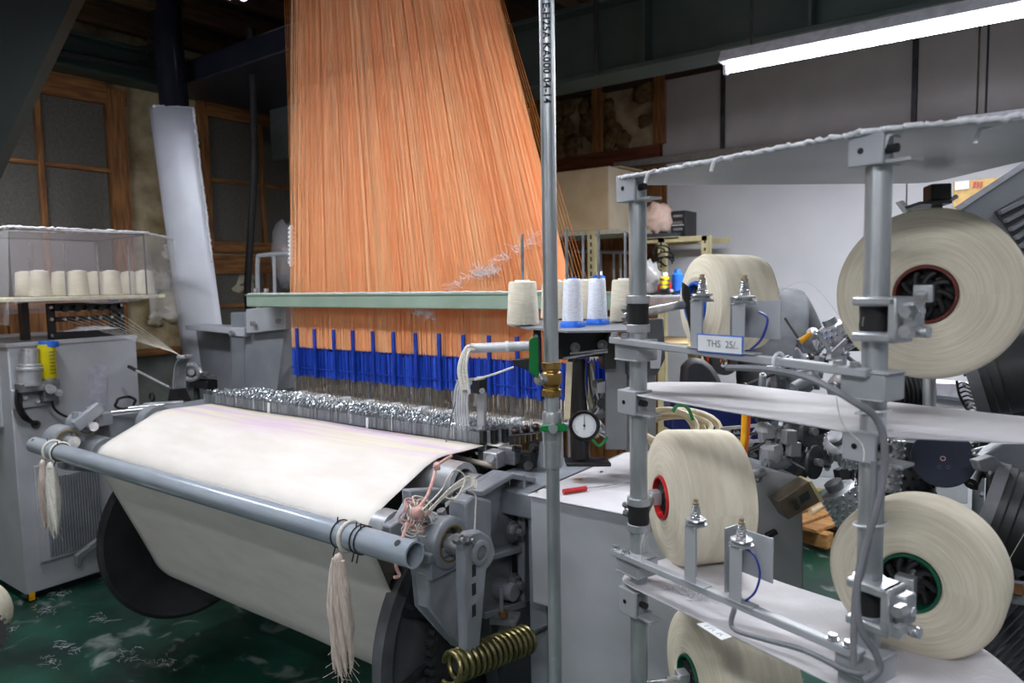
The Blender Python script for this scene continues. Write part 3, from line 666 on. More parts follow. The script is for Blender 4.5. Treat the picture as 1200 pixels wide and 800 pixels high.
t = thing('cloth_beam', 'big dark-flanged cloth beam low under the white cloth', 'beam', ((UL+UR)/2, 1.62, 0.47))
obj('roll', G().cyl((UL+0.01, 1.62, 0.47), (UR-0.01, 1.62, 0.47), 0.205, n=48), M['yarnw'], t)
obj('flange', G().lathe((-2.96, 1.62, 0.47), (1, 0, 0), [(0, 0), (0, 0.365), (0.006, 0.385), (0.03, 0.385), (0.036, 0.37), (0.03, 0.36), (0.03, 0)], 64), M['disc'], t)
fo = obj('flange', G().lathe((-1.36, 1.62, 0.47), (1, 0, 0), [(-0.03, 0), (-0.03, 0.385), (0.02, 0.40), (0.022, 0.36), (0.0, 0.355), (0.0, 0.12), (0.02, 0.11), (0.02, 0)], 64), mat('grey_iron_flange', (104, 106, 110), 0.45, 0.2, (84, 86, 90), 12, bump=0.1), t)
for k in range(10):
    a = k*PI/5+0.15; ca, sa = math.cos(a), math.sin(a)
    obj('spoke', G().bar((-1.352, 1.62+0.10*ca, 0.47+0.10*sa), (-1.348, 1.62+0.36*ca, 0.47+0.36*sa), 0.016, 0.016), M['darkiron'], fo)
gr = obj('gear', G().lathe((-1.33, 1.62, 0.47), (1, 0, 0), [(0, 0.06), (0, 0.235), (0.03, 0.235), (0.03, 0.06)], 48), M['darkiron'], t)
for k in range(56):
    a = k*2*PI/56; ca, sa = math.cos(a), math.sin(a)
    obj('tooth', G().obox((-1.315, 1.62+0.242*ca, 0.47+0.242*sa), (1, 0, 0), (0, ca, sa), (0.028, 0.02, 0.012)), M['darkiron'], gr)
obj('shaft', G().cyl((-3.05, 1.62, 0.47), (-1.2, 1.62, 0.47), 0.045), M['steeld'], t)

t = thing('front_tube', 'long blue-grey painted steel tube lying across the loom front', 'tube', (-2.1, 1.115, 0.9))
a, b_ = pv(41, 521, 1.115), pv(486, 650, 1.115)
ax = (b_-a).normalized()
tb = obj('tube_body', G().lathe(a, b_-a, [(0.004, 0.0), (0.004, 0.026), (0, 0.026), (0, 0.031), ((b_-a).length, 0.031), ((b_-a).length, 0.026), ((b_-a).length-0.09, 0.026), ((b_-a).length-0.09, 0)], 32), M['tubegrey'], t)
obj('drill_hole', G().cyl(b_-ax*0.035+V((0, -0.018, 0.0262)), b_-ax*0.035+V((0, -0.014, 0.021)), 0.008, n=12), M['black'], t)
obj('drill_hole', G().cyl(a+ax*0.03+V((0.0, -0.018, 0.0262)), a+ax*0.03+V((0, -0.014, 0.021)), 0.006, n=12), M['black'], t)
def on_tube(x): 
    # point on the tube axis under the pixel column x
    p = a; best = None
    for k in range(400):
        q = a+(b_-a)*(k/399); d = q-EYE
        sxp = 600+FOC*d.dot(RT)/d.dot(FW)
        if best is None or abs(sxp-x) < best[0]: best = (abs(sxp-x), q)
    return best[1]
for i, x in enumerate((60, 72, 400, 421, 427)):
    c = on_tube(x); by, bz = basis(ax)[:2]
    w_ = obj('wire_tie', G().tube([c+(by*math.cos(q)+bz*math.sin(q))*0.0335 for q in [k*PI/10 for k in range(20)]], 0.0018, 5, closed=True).tube([c+V((0, -0.02, -0.028)), c+V((0.004, -0.03, -0.045))], 0.0018, 5).tube([c+V((0, -0.01, 0.033)), c+V((0.004, -0.012, 0.045))], 0.0018, 5), M['darkiron'], t)

def tassel(name, c, L, r, label, n=16, knot=True, m=None):
    m = m or M['tassel']
    t = thing(name, label, 'tassel', c)
    by, bz = basis(ax)[:2]
    obj('loop', G().tube([c+(by*math.cos(q)+bz*math.sin(q))*0.0355 for q in [k*PI/10 for k in range(20)]], 0.005, 6, closed=True), M['yarnw'], t)
    top = c+V((0, -0.036, -0.035))
    if knot: obj('knot', G().ball(top-V((0, 0, 0.012)), 0.013, 10, 7, sc=(1, 1, 1.3), wob=0.3), m, t)
    for k in range(n):
        g = G(); an = R.uniform(0, 2*PI); rr = r*math.sqrt(R.random()); ll = L*R.uniform(0.88, 1.05); w0 = R.uniform(0.005, 0.008)
        pts = []
        for i in range(11):
            s = i/10; sp = rr*min(1, 0.5+s*1.2)
            pts.append(top+V((math.cos(an+s*1.6)*sp+R.gauss(0, 0.0015), math.sin(an+s*1.6)*sp*0.7, -0.01-ll*s)))
        g.tube(pts, [w0*(0.7+0.6*math.sin(PI*min(1, i/9))) if i < 10 else w0*0.2 for i in range(11)], 6)
        for q in range(5):
            s = pts[R.randint(2, 10)]; g.tube([s, s+V((R.gauss(0, 0.012), R.gauss(0, 0.008), -R.uniform(0.01, 0.035)))], 0.0006, 4)
        obj('strand', g, m, t)
    return t
tassel('yarn_tassel', on_tube(410), 0.275, 0.028, 'long pale pinkish yarn tassel tied to the right end of the tube', 34)
tassel('yarn_tassel', on_tube(62), 0.24, 0.022, 'pinkish yarn tassel tied at the far left end of the tube', 18)
tassel('yarn_tassel', on_tube(71), 0.25, 0.024, 'cream yarn tassel hanging second from the left end of the tube', 18, m=M['yarnw'])

# ================================================================ LOOM
t = thing('loom', 'grey weaving loom frame with rollers, drop wires and cast side brackets', 'loom', (-2.1, 1.6, 0))
LM = t
r1 = obj('upper_roller', G().cyl((-2.98, 1.50, 0.938), (-1.31, 1.50, 0.938), 0.056, n=36), M['alu'], t)
obj('end_ring', G().lathe((-1.312, 1.50, 0.94), (1, 0, 0), [(0, 0.0), (0.004, 0.0), (0.004, 0.042), (0.03, 0.045), (0.03, 0.062), (-0.04, 0.063), (-0.04, 0.05)], 36), M['alu'], r1)
obj('end_cap', G().lathe((-1.295, 1.52, 0.93), (1, 0, 0), [(0, 0), (0, 0.04), (0.055, 0.04), (0.055, 0.034), (0.03, 0.03), (0.03, 0)], 28), M['steel'], r1)
r2 = obj('lower_roller', G().cyl((-2.98, 1.275, 0.865), (-1.35, 1.275, 0.865), 0.041, n=36), M['alu'], t)
obj('end_ring', G().lathe((-1.345, 1.275, 0.865), (1, 0, 0), [(-0.03, 0.04), (-0.03, 0.052), (0.02, 0.052), (0.02, 0.04), (0.0, 0.036), (0.0, 0)], 32), M['alu'], r2)
obj('bearing_hub', G().lathe((-1.35, 1.275, 0.865), (1, 0, 0), [(0, 0.034), (0.03, 0.034), (0.03, 0.022), (0.07, 0.022), (0.07, 0.03), (0.13, 0.03), (0.13, 0)], 24), M['cast'], r2)
obj('upper_end_drum', G().cyl((-2.93, 1.50, 0.94), (-2.985, 1.50, 0.94), 0.075, n=30), M['greyd'], t, bevel=0.004)
obj('lower_end_drum', G().cyl((-2.9, 1.275, 0.865), (-3.0, 1.275, 0.865), 0.062, n=30), M['greyd'], t, bevel=0.004)
# left bearing block and left side frame
lb = obj('left_side_frame', G().prism([(-3.12, 1.18, 0.80), (-3.12, 1.18, 0.86), (-3.12, 1.36, 0.985), (-3.12, 1.9, 0.985), (-3.12, 2.4, 0.9), (-3.12, 2.4, 0.05), (-3.12, 1.95, 0.05), (-3.12, 1.78, 0.6)], (0.06, 0, 0)), M['cast'], t, bevel=0.006)
for q, rr in (((75, 515), 0.055), ((98, 497), 0.045)):
    p = pu(q[0], q[1], -3.03)
    obj('bearing_block', G().lathe(p, (1, 0, 0), [(-0.06, 0), (-0.06, rr), (0.03, rr), (0.035, rr*0.8), (0.035, rr*0.62), (0.02, rr*0.6), (0.02, 0)], 24).box(p+V((0, 0.06, 0.01)), (0.06, 0.08, 0.05)), M['cast'], t, bevel=0.003)
    obj('shaft_end', G().cyl(p, p+V((0.09, 0, 0)), rr*0.4), M['steel'], t)
    obj('grease_ring', G().lathe(p, (1, 0, 0), [(0.024, rr*0.58), (0.037, rr*0.66), (0.037, rr*0.78), (0.024, rr*0.8)], 24), mat('old_grease', (120, 102, 40), 0.4) if 'old_grease' not in bpy.data.materials else bpy.data.materials['old_grease'], t)
for q in ((62, 524), (88, 490), (104, 484)): obj('bolt', G().cyl(pu(q[0], q[1], -3.0), pu(q[0], q[1]-7, -3.0), 0.013, n=6), M['cast'], t)
obj('left_arm', G().bar(pu(88, 500, -2.98), pu(118, 476, -2.98), 0.03, 0.045), M['cast'], t, bevel=0.004)
obj('breast_plate', G().bx(-3.06, -2.90, 1.55, 1.95, 0.985, 0.995), M['greyd'], t, bevel=0.003)
for a_, b2 in (((150, 478), (192, 474)), ((168, 474), (215, 471)), ((130, 483), (180, 478))): obj('rod', G().cyl(pz(a_[0], a_[1], 1.0), pz(b2[0], b2[1], 1.0), 0.008), M['steel'], t)
# cross members under the cloth
obj('cross_beam', G().bx(-3.06, -1.25, 1.78, 1.9, 0.62, 0.78), M['cast'], t, bevel=0.005)
obj('rear_cross_beam', G().bx(-3.06, -1.25, 2.45, 2.6, 0.45, 0.7), M['cast'], t, bevel=0.005)
obj('warp_sheet', G().grid(lambda a, b: V((-2.86+1.56*b, 1.72+0.95*a, 0.998)), 2, 2), mat('white_warp_sheet', (232, 228, 220), 0.85, 0, (196, 190, 182), 5, (9, 0.5, 1)), t)
for k in range(10):
    x = -2.78+k*0.155; obj('warp_bar', G().bx(x, x+0.03, 1.95, 2.12, 1.0, 1.008), M['white'], t)
# drop wires: hundreds of tiny blades in six rows
g = G()
for L in range(6):
    for k in range(400):
        x = -2.93+1.53*(k+R.random()*0.6)/400+0.02*L; v = 1.715+0.03*L+R.uniform(-0.006, 0.006); tp = 1.049+R.uniform(-0.006, 0.005)
        an = R.uniform(-0.6, 0.6); hx, hy = 0.0013*math.cos(an), 0.0013*math.sin(an)
        m_ = R.choice((0, 0, 0, 1, 1, 2))
        g.add([(x-hx, v-hy, 1.0), (x+hx, v+hy, 1.0), (x+hx, v+hy, tp), (x-hx, v-hy, tp), (x-hx*0.6, v-hy+0.006, tp+0.006), (x+hx*0.8, v+hy+0.005, tp+0.004)], [(0, 1, 2, 3), (3, 2, 5, 4)], m_)
obj('drop_wires', g, [mat('steel_drop_wire', (150, 156, 160), 0.35, 0.5, (110, 116, 120), 200), mat('dark_drop_wire', (104, 110, 114), 0.4, 0.5), mat('bright_drop_wire', (220, 228, 232), 0.2, 0.7)], t, smooth=False, kind='stuff')
for L in range(6): obj('drop_wire_bar', G().bx(-2.95+0.02*L, -1.38+0.02*L, 1.713+0.03*L, 1.717+0.03*L, 1.0, 1.036), M['greyd'], t)
for L in range(6): obj('end_block', G().bx(-1.392+0.02*L, -1.375+0.02*L, 1.705+0.03*L, 1.724+0.03*L, 1.0, 1.045), M['black'], t, bevel=0.002)
for x in (314.5, 430): obj('marker_strip', G().prism([pv(x-1.2, 472+(x-314)*0.15, 1.708), pv(x+1.2, 472+(x-314)*0.15, 1.708), pv(x+1.2, 484+(x-314)*0.15, 1.708), pv(x-1.2, 484+(x-314)*0.15, 1.708)], (0, 0.003, 0)), M['white'], t)
# right-hand cast bracket
BU = -1.19
def q3(l, u=BU): return [pu(x, y, u) for x, y in l]
pl = obj('bracket_plate', G().prism(q3([(546, 572), (584, 551), (598, 553), (598, 706), (552, 718), (528, 752), (492, 712), (488, 668), (520, 640)]), (-0.02, 0, 0)), M['cast'], t, bevel=0.004)
obj('edge_flange', G().prism(q3([(597, 553), (613, 557), (613, 699), (597, 706)]), (0.035, 0, 0)).prism(q3([(597, 553), (600, 553), (600, 705), (597, 706)]), (0.05, 0, 0)), M['cast'], pl, bevel=0.004)
obj('top_flange', G().prism(q3([(546, 572), (584, 551), (612, 557), (611, 563), (584, 558), (548, 579)]), (0.05, 0, 0)), M['cast'], pl, bevel=0.004)
obj('mid_rib', G().prism(q3([(560, 646), (598, 636), (598, 643), (560, 653)]), (0.045, 0, 0)), M['cast'], pl, bevel=0.003)
obj('bottom_flange', G().prism(q3([(552, 712), (600, 698), (600, 706), (552, 720)]), (0.05, 0, 0)), M['cast'], pl, bevel=0.003)
obj('front_block', G().prism(q3([(525, 584), (533, 576), (556, 582), (556, 632), (546, 648), (525, 640)]), (0.06, 0, 0)), M['cast'], pl, bevel=0.007)
obj('lower_block', G().prism(q3([(487, 668), (520, 662), (535, 676), (536, 740), (527, 756), (488, 708)]), (0.04, 0, 0)), M['cast'], pl, bevel=0.006)
obj('boss', G().cyl(pu(583, 688, BU), pu(583, 688, BU)+V((0.06, 0, 0)), 0.03, 0.024, 20), M['cast'], pl)
for y in (600, 656):
    p = pu(603, y, BU+0.036); obj('slot', G().bx(p.x-0.004, p.x+0.0015, p.y-0.008, p.y+0.008, p.z-0.035, p.z+0.035), M['black'], pl)
for y in (622, 683):
    p = pu(601, y, BU+0.04)
    bo = obj('flange_bolt', G().cyl(p, p+V((0.018, 0, 0)), 0.022, n=6).cyl(p+V((0.018, 0, 0)), p+V((0.034, 0, 0)), 0.011, n=12), M['steeld'], pl)
    obj('washer', G().cyl(p-V((0.003, 0, 0)), p+V((0.004, 0, 0)), 0.028, n=24), M['steeld'], bo)
obj('hole', G().cyl(pu(533, 580, BU+0.061), pu(533, 580, BU+0.0615), 0.006), M['black'], pl)
# bearing housing, shaft, crank
BH = -1.16
c = pu(519, 634, BH)
bh = obj('bearing_housing', G().lathe(c-V((0.05, 0, 0)), (1, 0, 0), [(0, 0), (0, 0.064), (0.075, 0.064), (0.08, 0.055), (0.08, 0.04), (0.05, 0.036), (0.05, 0)], 36).bx(c.x-0.05, c.x+0.025, c.y-0.075, c.y+0.07, c.z-0.03, c.z-0.005).bx(c.x-0.05, c.x+0.02, c.y-0.065, c.y+0.06, c.z-0.075, c.z-0.02), M['cast'], t, bevel=0.004)
obj('grease_ring', G().lathe(c, (1, 0, 0), [(0.004, 0.036), (0.031, 0.041), (0.031, 0.045), (0.004, 0.047)], 30), bpy.data.materials['old_grease'], bh)
for q in ((519, 604), (500, 614), (489, 640), (494, 646)): p = pu(q[0], q[1], BH-0.01); obj('bolt', G().cyl(p, p+V((0.0, -0.006, 0.016)), 0.0115, n=6), M['steeld'], bh)
obj('crank_shaft', G().cyl(c-V((0.22, 0, 0)), c+V((0.11, 0, 0)), 0.024, n=24), M['steel'], t)
cx = c.x+0.085
def q4(l): return [pu(x, y, cx) for x, y in l]
cr = obj('crank_lever', G().prism(q4([(533, 630), (541, 621), (553, 619), (566, 627), (571, 644), (566, 658), (560, 664), (558, 690), (554, 735), (551, 766), (536, 769), (535, 735), (533, 690)]), (0.028, 0, 0)), M['cast'], t, bevel=0.006)
p = pu(561, 647, cx+0.028)
obj('clamp_ring', G().lathe(p-V((0.02, 0, 0)), (1, 0, 0), [(0, 0), (0, 0.03), (0.028, 0.03), (0.03, 0.026), (0.03, 0.018), (0.024, 0.017), (0.024, 0)], 26), M['cast'], cr)
obj('pivot_pin', G().cyl(p, p+V((0.008, 0, 0)), 0.015), M['steeld'], cr)
for q in ((535, 631), (547, 632)):
    p = pu(q[0], q[1], cx+0.028); obj('bolt', G().cyl(p-V((0.004, 0, 0)), p+V((0.014, 0, 0)), 0.0125, n=6).cyl(p+V((0.014, 0, 0)), p+V((0.022, 0, 0)), 0.007, n=10), M['steeld'], cr)
for y in (668, 690, 715): p = pu(555.5, y, cx+0.028); obj('pocket', G().bx(p.x-0.004, p.x+0.001, p.y-0.007, p.y+0.006, p.z-0.014, p.z+0.014), M['black'], cr)
# spring and rod
sa, sb = at(532, 781, 1.66), at(618, 748, 1.86)
ax2 = (sb-sa).normalized(); ux, uy = basis(ax2)[:2]
NT = 14; pts = []
for i in range(NT*16+1):
    s = i/(NT*16); th = s*NT*2*PI
    pts.append(sa+(sb-sa)*s+(ux*math.cos(th)+uy*math.sin(th))*0.0335)
sp = obj('tension_spring', G().tube(pts, 0.0058, 8), M['gold'], t)
obj('spring_core', G().cyl(sa+ax2*0.01, sb-ax2*0.004, 0.016), M['darkiron'], sp)
obj('spring_hook', G().tube([sa+(ux*math.cos(q)+uy*math.sin(q))*0.0335-ax2*0.004*q for q in [k*PI/8 for k in range(14)]], 0.0058, 8), M['gold'], sp)
obj('spring_rod', G().cyl(sb-ax2*0.03, at(645, 731, 1.98), 0.008), M['steeld'], t)
obj('tie_plate', G().obox(at(592, 724, 1.9), (0.9, 0.4, 0), (0, 1, 0), (0.07, 0.06, 0.012)).cyl(at(588, 722, 1.88), at(587, 690, 1.88), 0.006), M['steeld'], t)
obj('rod_nut', G().cyl(at(590, 722, 1.88), at(590, 716, 1.88), 0.012, n=6), mat('rusty_nut', (120, 82, 50), 0.6, 0.5), t)
# swing arm between rollers
obj('roller_arm', G().prism([pu(x, y, -1.27) for x, y in ((470, 572), (508, 570), (508, 579), (478, 600), (462, 625), (448, 628), (447, 614), (460, 606), (471, 588))], (0.03, 0, 0)), M['cast'], t, bevel=0.005)
obj('right_side_frame', G().prism([pu(x, y, -1.24) for x, y in ((562, 600), (620, 556), (640, 556), (640, 800), (600, 900), (578, 760))], (-0.05, 0, 0)), mat('dark_grey_frame', (84, 88, 94), 0.5, 0, (68, 72, 78), 8), t, bevel=0.004)
# temple area: rods, clamps, black terminal rail
obj('temple_rod', G().cyl(pv(527, 534, 1.66), pv(578, 546, 1.66), 0.0085), mat('aged_light_rod', (186, 178, 164), 0.4, 0.3), t)
obj('temple_rod', G().cyl(pv(507, 543, 1.62), pv(546, 553, 1.62), 0.006), M['steeld'], t)
obj('temple_bar', G().bar(pv(500, 548, 1.7), pv(556, 528, 1.8), 0.03, 0.02), M['black'], t)
g_ = obj('clamp_block', G().obox(pv(580, 537, 1.7), (1, 0.1, 0), (0, 1, 0), (0.05, 0.06, 0.05)), M['alu'], t, bevel=0.004)
obj('clamp_bolt', G().cyl(pv(576, 537, 1.66), pv(574, 537, 1.63), 0.013, n=6), M['steel'], g_)
obj('clamp_block', G().obox(pv(598, 532, 1.74), (1, 0.1, 0), (0, 1, 0), (0.06, 0.05, 0.055)), M['steeld'], t, bevel=0.004)
obj('clamp_block', G().obox(pv(618, 541, 1.78), (1, 0.1, 0), (0, 1, 0), (0.05, 0.05, 0.06)), M['darkiron'], t, bevel=0.004)
obj('selvedge_box', G().obox(pv(600, 550, 1.85), (1, 0, 0), (0, 1, 0), (0.2, 0.1, 0.09)), mat('dark_green_casting', (22, 46, 34), 0.5), t, bevel=0.005)
for i in range(9):
    p = pv(R.uniform(560, 632), R.uniform(522, 560), R.uniform(1.7, 1.85)); obj('small_fitting', G().cyl(p, p+V((R.uniform(-.02, .02), -0.02, R.uniform(-.01, .02))), R.uniform(0.007, 0.014), n=10), M[R.choice(('steeld', 'darkiron'))], t)
tr = obj('terminal_rail', G().obox(pv(616, 513, 1.72), (1, 0.16, 0.16), (0, 1, 0), (0.10, 0.035, 0.03)), M['black'], t, bevel=0.003)
for k in range(5): obj('brass_pin', G().obox(pv(603+k*6.6, 518-k*2.0, 1.70), (1, 0, 0), (0, 1, 0), (0.004, 0.004, 0.022)), M['brass'], tr)
for q in ((604, 505), (616, 502), (628, 500)): obj('rubber_knob', G().ball(pv(q[0], q[1], 1.73), 0.014, 12, 8, sc=(1, 1, 0.75)), mat('brown_black_rubber', (40, 24, 20), 0.4) if 'brown_black_rubber' not in bpy.data.materials else bpy.data.materials['brown_black_rubber'], tr)
obj('cream_block', G().obox(pv(592, 510, 1.88), (1, 0.15, 0.1), (0, 1, 0), (0.07, 0.04, 0.03)), M['hose'], t, bevel=0.003)
obj('angled_post', G().prism([pv(x, y, 1.80) for x, y in ((637, 482), (649, 482), (651, 548), (627, 552))], (0, 0.05, 0)), M['cast'], t, bevel=0.004)
obj('post_foot', G().obox(pv(640, 554, 1.80), (1, 0, 0), (0, 1, 0), (0.09, 0.08, 0.03)), M['cast'], t, bevel=0.004)
obj('bed_rail', G().bx(-1.30, -1.02, 1.55, 1.95, 0.86, 0.93), M['cast'], t, bevel=0.006)
# floor-level feet
for x in (-3.1, -1.3): obj('foot', G().bx(x, x+0.12, 1.9, 2.5, 0.0, 0.12), M['cast'], t, bevel=0.005)

# cords and hanks at the right of the loom
t = thing('pink_cord_bundle', 'tangle of pink and white cords knotted beside the bearing housing', 'cord', pu(487, 600, -1.16))
for k in range(14):
    c1 = pu(487+R.uniform(-12, 12), 606+R.uniform(-9, 9), -1.17); rr = R.uniform(0.02, 0.04); rz = R.uniform(0.6, 1.3); tl = R.uniform(-.6, .6)
    obj('loop', G().tube([c1+V((0.01*math.sin(3*q), rr*math.cos(q)*0.8+tl*rr*math.sin(q), rr*rz*math.sin(q))) for q in [i*PI/9 for i in range(18)]], 0.0019, 6, closed=True), M[('pink', 'yarnw', 'pink', 'yarnw')[k % 4]], t)
obj('tie', G().tube(bez([pu(529, 534, -1.2), pu(513, 545, -1.19), pu(508, 560, -1.17), pu(501, 580, -1.15), pu(490, 596, -1.14)]), 0.004, 7), M['pink'], t)
obj('knot', G().ball(pu(512, 546, -1.18), 0.010, 8, 6, wob=0.5), M['pink'], t)
obj('knot', G().ball(pu(490, 600, -1.14), 0.015, 10, 8, wob=0.7), M['pink'], t)
obj('tail', G().tube(bez([pu(478, 612, -1.14), pu(470, 635, -1.14), pu(464, 660, -1.14), pu(468, 674, -1.14), pu(462, 676, -1.14)]), 0.004, 6), M['pink'], t)
t = thing('white_cord_hank', 'looped hank of thin white cord lying on the grey casting', 'cord', pu(540, 570, -1.14))
for k in range(6):
    o = R.uniform(-6, 6)
    obj('loop', G().tube(bez([pu(500+o, 598, -1.12), pu(517, 580+o, -1.12), pu(530+o, 566+o, -1.11), pu(545+2*o, 556+o, -1.11), pu(551+o, 566+o, -1.10), pu(540+o, 578-o, -1.10), pu(522, 588+o, -1.11)], 5), 0.0019, 5), M['yarnw'], t)
obj('tail', G().tube(bez([pu(548, 574, -1.10), pu(557, 580, -1.10), pu(557, 600, -1.10), pu(556, 622, -1.10)]), 0.0022, 5), M['yarnw'], t)

# weft hook stand in front of the healds
t = thing('weft_guide_stand', 'steel weft guide post with curved silver fingers before the blue healds', 'guide', pv(562, 540, 1.74))
obj('post', G().prism([pv(x, y, 1.74) for x, y in ((558, 441), (567, 441), (568, 540), (560, 540))], (0, 0.012, 0)), M['alu'], t, bevel=0.002)
obj('clamp', G().obox(pv(562, 452, 1.73), (1, 0, 0), (0, 1, 0), (0.03, 0.04, 0.045)), M['black'], t, bevel=0.003)
obj('clamp_bolt', G().cyl(pv(565, 458, 1.71), pv(565, 458, 1.68), 0.010, n=6), M['steel'], t)
obj('cross_bar', G().bar(pv(540, 502, 1.73), pv(566, 501, 1.73), 0.008), M['alu'], t)
obj('top_bar', G().bar(pv(537, 446, 1.72), pv(566, 443, 1.72), 0.02, 0.008), M['alu'], t)
for k in range(6):
    x = 536+k*3
    obj('guide_finger', G().tube(bez([pv(x+9, 448, 1.72), pv(x+4, 447, 1.72), pv(x-1, 452, 1.72), pv(x-3.5, 470, 1.72), pv(x-2.5, 495, 1.72), pv(x-1, 517, 1.72)]), 0.0040, 6), mat('pale_steel_finger', (206, 209, 214), 0.35, 0.3) if 'pale_steel_finger' not in bpy.data.materials else bpy.data.materials['pale_steel_finger'], t)
for k in range(7): obj('fine_wire', G().tube([pv(546+k*2.4, 502, 1.72), pv(543+k*2.9, 520, 1.72)], 0.001, 4), M['steeld'], t)
obj('feeler', G().tube([pv(534, 470, 1.70), pv(526, 500, 1.68), pv(522, 521, 1.67), pv(527, 522, 1.67)], 0.002, 5), M['steeld'], t)

# ================================================================ CONE STAND, MACHINE BOX, AIR PIPE
t = thing('cone_stand', 'black steel stand with a thin grey plate holding white thread cones', 'stand', at(700, 535, 2.0))
D = 1.95
obj('plate', G().prism([pz(x, y, 1.372) for x, y in ((594, 381), (640, 376), (730, 372), (762, 375), (735, 389), (665, 390), (612, 385))], (0, 0, 0.005)), M['greyd'], t)
obj('front_bracket', G().prism([at(x, y, D) for x, y in ((625, 385), (634, 385), (634, 452), (625, 448))], FW*0.03), M['black'], t, bevel=0.003)
obj('arm', G().prism([at(x, y, D) for x, y in ((600, 421), (626, 419), (626, 440), (619, 434), (602, 428))], FW*0.03), M['black'], t, bevel=0.003)
for q in ((628, 394), (629, 424), (630, 438)): obj('bolt', G().cyl(at(q[0], q[1], D), at(q[0], q[1], D-0.012), 0.006, n=8), M['steeld'], t)
obj('body_block', G().prism([at(x, y, D+0.05) for x, y in ((642, 388), (722, 384), (722, 416), (642, 422))], FW*0.08), M['black'], t, bevel=0.004)
obj('end_plate', G().prism([at(x, y, D) for x, y in ((712, 384), (722, 384), (722, 432), (707, 433), (707, 420))], FW*0.1), M['black'], t, bevel=0.004)
for q in ((674, 407), (706, 404)): obj('tension_knob', G().cyl(at(q[0], q[1], D+0.04), at(q[0], q[1], D-0.01), 0.014, n=14).cyl(at(q[0], q[1], D-0.01), at(q[0]-1, q[1], D-0.03), 0.006, n=10), M['steeld'], t)
obj('guide_rod', G().tube([at(660, 420, D), at(700, 413, D), at(712, 412, D)], 0.004), M['steel'], t)
obj('guide_rod', G().tube([at(668, 414, D-0.01), at(712, 409, D-0.01)], 0.003), M['steel'], t)
obj('column', G().tube(bez([at(676, 420, D+0.05), at(675, 450, D+0.05), at(679, 490, D+0.05), at(681, 537, D+0.05)]), 0.025, 14), M['black'], t)
obj('base_plate', G().obox(at(688, 541, D+0.05), RT+FW*0.0, FW, (0.12, 0.1, 0.01)), M['black'], t, bevel=0.002)
# white tube fixed to the stand, hank over its end
t = thing('feed_tube', 'pale grey plastic tube with a collar reaching left from the cone stand', 'tube', at(590, 406, 1.97))
obj('tube_body', G().cyl(at(552, 408, 1.98), at(624, 405, 1.97), 0.0135), mat('pale_grey_plastic', (206, 208, 214), 0.35), t)
obj('collar', G().cyl(at(592, 406.5, 1.975), at(596, 406.4, 1.975), 0.0165), mat('white_collar', (228, 230, 234), 0.4), t)
t = thing('yarn_hank', 'thick white yarn hank falling from the end of the pale feed tube', 'yarn', at(545, 430, 1.97))
for k in range(16):
    o = R.uniform(-4.5, 4.5); dz = R.uniform(-0.012, 0.012)
    obj('strand', G().tube(bez([at(556, 408+o*0.4, 1.97+dz), at(549+o*0.3, 408+o*0.5, 1.96+dz), at(544+o*0.8, 418+abs(o)*0.3, 1.955+dz), at(542+o, 436, 1.955+dz), at(546+o, 455+R.uniform(0, 8), 1.955+dz)]), 0.0044, 6), M['yarnw'], t)
o = obj('white_weft', G().tube([at(556, 445, 1.95), at(580, 438, 1.95), at(602, 430, 1.95)], 0.003, 5), M['yarnw'], None, loc=at(580, 438, 1.95)); tag(o, 'white weft yarn stretched to the black arm of the cone stand', 'yarn')
def place(o, x, y, z, label, group):
    o.location = pz(x, y, z); o['label'] = label; o['group'] = group
k0 = dup(c0, pz(613, 381, 1.378), label='plain cream thread cone alone at the left end of the plate', group='cones on the stand')
k0.scale = (0.95, 0.95, 0.98)
n0 = cone(0.127, 0.029, 0.023, M['nylon'], M['bluec'], M['bluec'], 'thread_spool')
place(n0, 671, 383, 1.377, 'white thread spool with blue base, left of the blue-based pair', 'spools on the stand')
n1 = dup(n0); place(n1, 700, 380, 1.377, 'white thread spool with blue base, right of the blue-based pair', 'spools on the stand')
for x, y, d, lab in ((650, 374, 1.1, 'cream cone half hidden behind the upright pipe'), (687, 374, 1.0, 'cream cone standing behind and between the blue-based spools'), (733, 377, 1.0, 'cream cone at the right end of the plate beside the creel pole')):
    k = dup(k0, pz(x, y, 1.378), label=lab, group='cones on the stand')
t = thing('spindle_rack', 'row of thin steel spindle rods rising above the thread cones', 'rack', pz(680, 380, 1.377))
for x, y0, y1, yy in ((613.5, 275, 335, 381), (665, 268, 326, 383), (684, 276, 330, 374), (702, 271, 326, 380), (733, 271, 330, 377)):
    b0 = pz(x, yy, 1.378); dd = (b0-EYE).dot(FW)
    top = at(x, y0, dd)
    obj('spindle', G().cyl((b0.x, b0.y, 1.378), (b0.x, b0.y, top.z), 0.0042, n=8), M['steeld'], t)

# grey machine box
BX0, BX1, BY0, BY1, BZ = pz(637, 578, 0.95).x, -0.655, 1.50, 2.12, 0.95
t = thing('machine_box', 'large light grey sheet metal machine housing with dusty top', 'housing', ((BX0+BX1)/2, 1.8, 0))
obj('body', G().bx(-1.00, BX1, BY0, BY1, 0.02, BZ-0.004), M['grey'], t, bevel=0.005)
obj('upper_overhang', G().bx(-1.055, -0.99, BY0-0.004, BY1, 0.66, BZ-0.004), M['grey'], t, bevel=0.005)
obj('lower_skirt', G().bx(-1.045, -0.99, BY0-0.004, BY1, 0.02, 0.42), M['grey'], t, bevel=0.005)
obj('top_sheet', G().bx(-1.06, BX1+0.004, BY0-0.008, BY1, BZ-0.004, BZ), M['dustygrey'], t, bevel=0.002)
obj('side_panel', G().bx(-1.11, -1.05, BY0+0.06, BY1, 0.3, 0.93), M['cast'], t, bevel=0.006)
